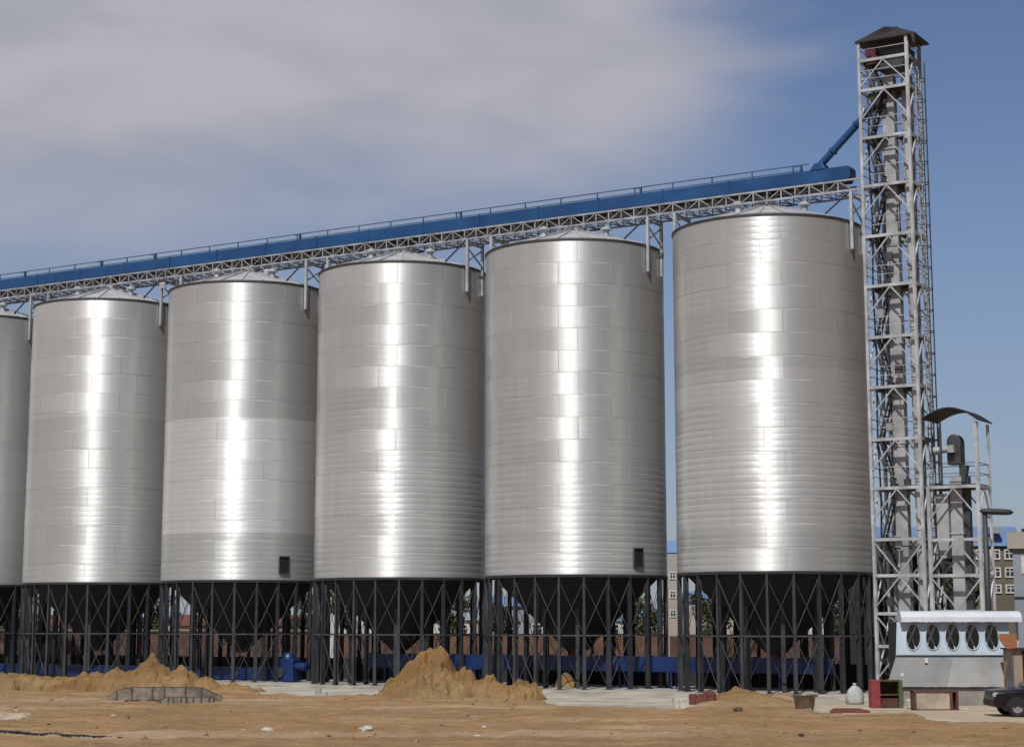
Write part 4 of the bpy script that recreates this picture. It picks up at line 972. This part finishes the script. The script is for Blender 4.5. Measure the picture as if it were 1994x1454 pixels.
# ------------------------------------------------------------------ background buildings and walls
def building(name, label, px0, px1, ytop, Y, depth, wallm, roofm, roof_h, wins=(), zbase=0.0, eave=0.3, ztop=None, gable=False):
    x0, x1 = (px0-997)/3600*Y*0.987, (px1-997)/3600*Y*0.987
    zt = ztop if ztop is not None else at(997, ytop, Y).z
    o = thing(name, label, 'building', ((x0+x1)/2, Y, zbase)); w = x1-x0; h = zt-roof_h
    m = MB(); m.box((0, depth/2, h/2), (w, depth, h)); m.build('wall', wallm, o)
    m = MB()
    if gable: m.poly([(-w/2-eave, -eave, h), (-w/2-eave, depth/2, h+roof_h), (-w/2-eave, depth+eave, h), ], (1, 0, 0), w+2*eave)
    else:
        m.add([(-w/2-eave, -eave, h+.002), (w/2+eave, -eave, h+.002), (w/2+eave, depth+eave, h+.002), (-w/2-eave, depth+eave, h+.002),
               (-w/2+roof_h*.1, roof_h*.5, h+roof_h), (w/2-roof_h*.1, roof_h*.5, h+roof_h), (w/2-roof_h*.1, depth-roof_h*.5, h+roof_h), (-w/2+roof_h*.1, depth-roof_h*.5, h+roof_h)],
              [(3, 2, 1, 0), (4, 5, 6, 7), (0, 1, 5, 4), (1, 2, 6, 5), (2, 3, 7, 6), (3, 0, 4, 7)])
    m.build('roof', roofm, o)
    for wx, wz, ww, wh in wins:
        m = MB()
        for sx_ in (-1, 1): m.box((wx+sx_*(ww/2+.05), -.03, wz), (.1, .14, wh+.2))
        for sz_ in (-1, 1): m.box((wx, -.03, wz+sz_*(wh/2+.05)), (ww, .14, .1))
        m.box((wx, -.02, wz), (.07, .08, wh)); m.box((wx, -.02, wz+wh*.15), (ww, .07, .06))
        f_ = m.build('window', FRAMEW, o)
        m = MB(); m.box((wx, -.004, wz), (ww, .03, wh)); m.build('pane', GLASSD, f_)
    return o
# brown block of flats at the right
Yb = 150; sc = 150*0.987/3600
wn = []
for pyw in (1079, 1114, 1146):
    z_ = at(1940, pyw, Yb).z
    for pxw in (1705, 1735, 1765, 1795, 1825, 1855, 1885, 1915, 1943, 1971):
        wn.append(((pxw-1842)*sc, z_, .62, .62 if pyw < 1140 else .5))
building('apartment_block', 'brown block of flats with white framed windows and a blue roof at the right', 1690, 1994, 1024, Yb, 12, BROWNW, BLUEROOF, 1.6, wn)
m = MB(); P = at(1938, 1032, 149.6); m.box((P.x, 149.7, P.z), (.9, .8, .5)); m.build('dormer', GREYW, None).name = 'roof_box'
tag(bpy.data.objects['roof_box'], 'small grey box on the edge of the blue roof', 'box')
# grey building cut by the right edge
gb = thing('office_building', 'pale blue grey building with a beige parapet cut by the right edge', 'building', ((1978-997)/3600*118*0.987, 118, 0), -0.30)
zt, zm = at(1990, 1036, 118).z, at(1990, 1068, 118).z
m = MB(); m.box((4, 4, zm/2), (8, 8, zm)); m.build('wall', GREYW, gb)
m = MB(); m.box((3.9, 3.9, (zt+zm)/2+.002), (8.4, 8.4, zt-zm)); m.build('parapet', BEIGEW, gb)
m = MB(); m.box((4.3, 3.9, zt+.12), (7.4, 8.0, .22)); m.build('roof', RIMM, gb)
m = MB(); z_ = at(1990, 1100, 118).z; m.box((.75, -.02, z_), (.5, .08, 1.1)); f_ = m.build('window', FRAMEW, gb)
m = MB(); m.box((.75, -.05, z_), (.4, .06, 1.0)); m.build('pane', FRAMEW, f_)
m = MB(); m.box((4, -.03, at(1990, 1163, 118).z), (8, .06, .12)); m.build('trim', RIMM, gb)
# dark shed behind the towers
building('dark_warehouse', 'dark brown warehouse seen through the lattice of the towers', 1700, 1900, 1052, 122, 10, BROWND, TINM, 1.0, [(-2.2, 5.6, .7, .5), (.4, 5.2, .7, .6), (2.6, 4.6, .6, .7)], gable=False)
# long brick wall and low buildings behind the legs
def wall(label, px0, px1, ytop, Y, mt, thick=.3, name='brick_wall'):
    x0, x1 = (px0-997)/3600*Y*.987, (px1-997)/3600*Y*.987; zt = at(997, ytop, Y).z
    o = thing(name, label, 'wall', ((x0+x1)/2, Y, 0)); m = MB(); w = x1-x0
    m.box((0, 0, zt/2), (w, thick, zt)); m.build('wall', mt, o)
    m = MB(); k = -w/2+.3
    while k < w/2: m.box((k, -.06, zt/2), (.4, thick+.04, zt-.01)); k += 4.0
    m.build('pier', mt, o)
    m = MB(); m.box((0, 0, zt+.05), (w+.1, thick+.12, .1)); m.build('coping', CONCD, o)
wall('long red brick yard wall seen between the legs of the left silos', -120, 640, 1228, 152, BRICK)
wall('orange brown brick yard wall seen between the legs of the middle silos', 650, 1300, 1236, 150, BRICKO)
wall('red brick yard wall behind the silo nearest the tower', 1304, 1700, 1238, 148, BRICK)
bg = [(-80, 120, 1196, 172, WHITEW, BRICKP, 'white low house with a red brown roof far left behind the silos'), (150, 330, 1190, 180, WHITEW, BLUEROOF, 'white shed with a blue roof behind the far left silos'),
      (350, 600, 1196, 176, BEIGEW, BRICKP, 'beige house with a red brown roof behind the silo with the blue machine'), (610, 760, 1168, 190, WHITEW, BLUEROOF, 'tall white shed with a blue roof behind the pointed heap'),
      (800, 930, 1186, 178, WHITEW, GREYW, 'white house with a grey roof right behind the pointed heap'), (945, 1080, 1160, 186, GREYW, BLUEROOF, 'grey blue workshop with a blue roof behind the second silo from the tower'),
      (1100, 1290, 1188, 182, WHITEW, BLUEROOF, 'white workshop with a blue roof left of the gap before the last silo'), (1340, 1480, 1150, 184, BEIGEW, BLUEROOF, 'beige two storey house behind the silo nearest the tower'),
      (1500, 1680, 1176, 176, WHITEW, GREYW, 'white house with a grey roof behind the legs nearest the tower')]
for i, (a, b_, yt, Y, wm, rm, lb) in enumerate(bg):
    w = (b_-a)/3600*Y*.987; n_ = max(2, int(w/2.6)); zt = at(997, yt, Y).z
    ws = []
    for k in range(n_):
        for z_ in ((2.9, 5.4) if zt > 6.5 else (2.9,)): ws.append((-w/2+w*(k+.5)/n_, z_, .9, 1.0))
    building('house', lb, a, b_, yt, Y, 7, wm, rm, 1.0, ws)
building('pale_tower_block', 'narrow pale building with a blue top seen in the gap between two silos', 1296, 1326, 1052, 200, 6, BEIGEW, BLUEROOF, 1.3, [(0, 8.6, .5, .6), (0, 6.6, .5, .6), (0, 4.6, .5, .6)], eave=.1)
# trees
def tree_mesh(seed, h, spread, n=2200):
    r_ = random.Random(seed); tr = MB(); cr = MB()
    tr.cyl((0, 0, 0), (0.1, 0, h*.55), .16, 8, .09)
    cl_ = []
    for k in range(9):
        a, f_ = r_.uniform(0, 6.28), r_.uniform(.35, .85); e = Vector((spread*.62*r_.uniform(.3, 1)*cos(a), spread*.62*r_.uniform(.3, 1)*sin(a), h*f_+h*.1))
        tr.cyl((0.05, 0, h*f_*.6), e, .06, 6, .02); cl_.append((e, r_.uniform(.35, .6)*spread*.7))
    cl_.append((Vector((0, 0, h*.88)), spread*.4))
    for k in range(n):
        c_, rr_ = cl_[r_.randrange(len(cl_))]; v = Vector((r_.gauss(0, 1), r_.gauss(0, 1), r_.gauss(0, .8)))
        p = c_ + v.normalized()*rr_*r_.uniform(.4, 1.05); s_ = r_.uniform(.09, .2)
        a = Vector((r_.gauss(0, 1), r_.gauss(0, 1), r_.gauss(0, 1))).normalized(); b2_ = a.cross(Vector((r_.gauss(0, 1), r_.gauss(0, 1), r_.gauss(0, 1)))).normalized()
        cr.add([p-a*s_, p+b2_*s_*.6, p+a*s_, p-b2_*s_*.6], [(0, 1, 2, 3)])
    return tr, cr
def tree(px, Y, h, spread, seed, label):
    o = thing('tree', label, 'tree', ((px-997)/3600*Y*.987, Y, 0), 0, 'trees behind the silos')
    tr, cr = tree_mesh(seed, h, spread); tr.build('trunk', BARK, o); cr.build('crown', LEAF, o, fix=False)
for i, (px, Y, h, sp2, lb) in enumerate([(30, 158, 5.5, 2.2, 'leafy tree behind the legs at the far left'), (290, 160, 6.5, 2.0, 'slim leafy tree seen between two silos on the left'), (590, 158, 6.0, 2.4, 'leafy tree left of the silo behind the pointed heap'),
     (680, 162, 6.5, 2.2, 'leafy tree seen left of the pointed heap between dark legs'), (890, 157, 6.0, 2.4, 'leafy tree right of the pointed heap'), (975, 160, 5.0, 1.8, 'small tree right of the gap beside the pointed heap'), (1250, 156, 5.5, 2.2, 'leafy tree left of the gap before the last silo'), (1390, 158, 6.0, 2.4, 'leafy tree seen between the left legs of the silo nearest the tower'),
     (1640, 156, 5.5, 2.2, 'leafy tree seen between the right legs of the silo nearest the tower'), (1722, 110, 6.2, 1.7, 'olive tree behind the foot of the tall lattice tower'), (1772, 114, 8.0, 1.9, 'dark tree behind the gap between the two steel towers'), (1832, 112, 7.4, 1.9, 'dark tree behind the middle of the shorter tower'), (1886, 116, 7.0, 1.7, 'dark tree behind the right post of the shorter tower'), (1900, 140, 4.5, 2.0, 'dark tree below the lamp post behind the shed')]):
    tree(px, Y, h, sp2, 30+i, lb)
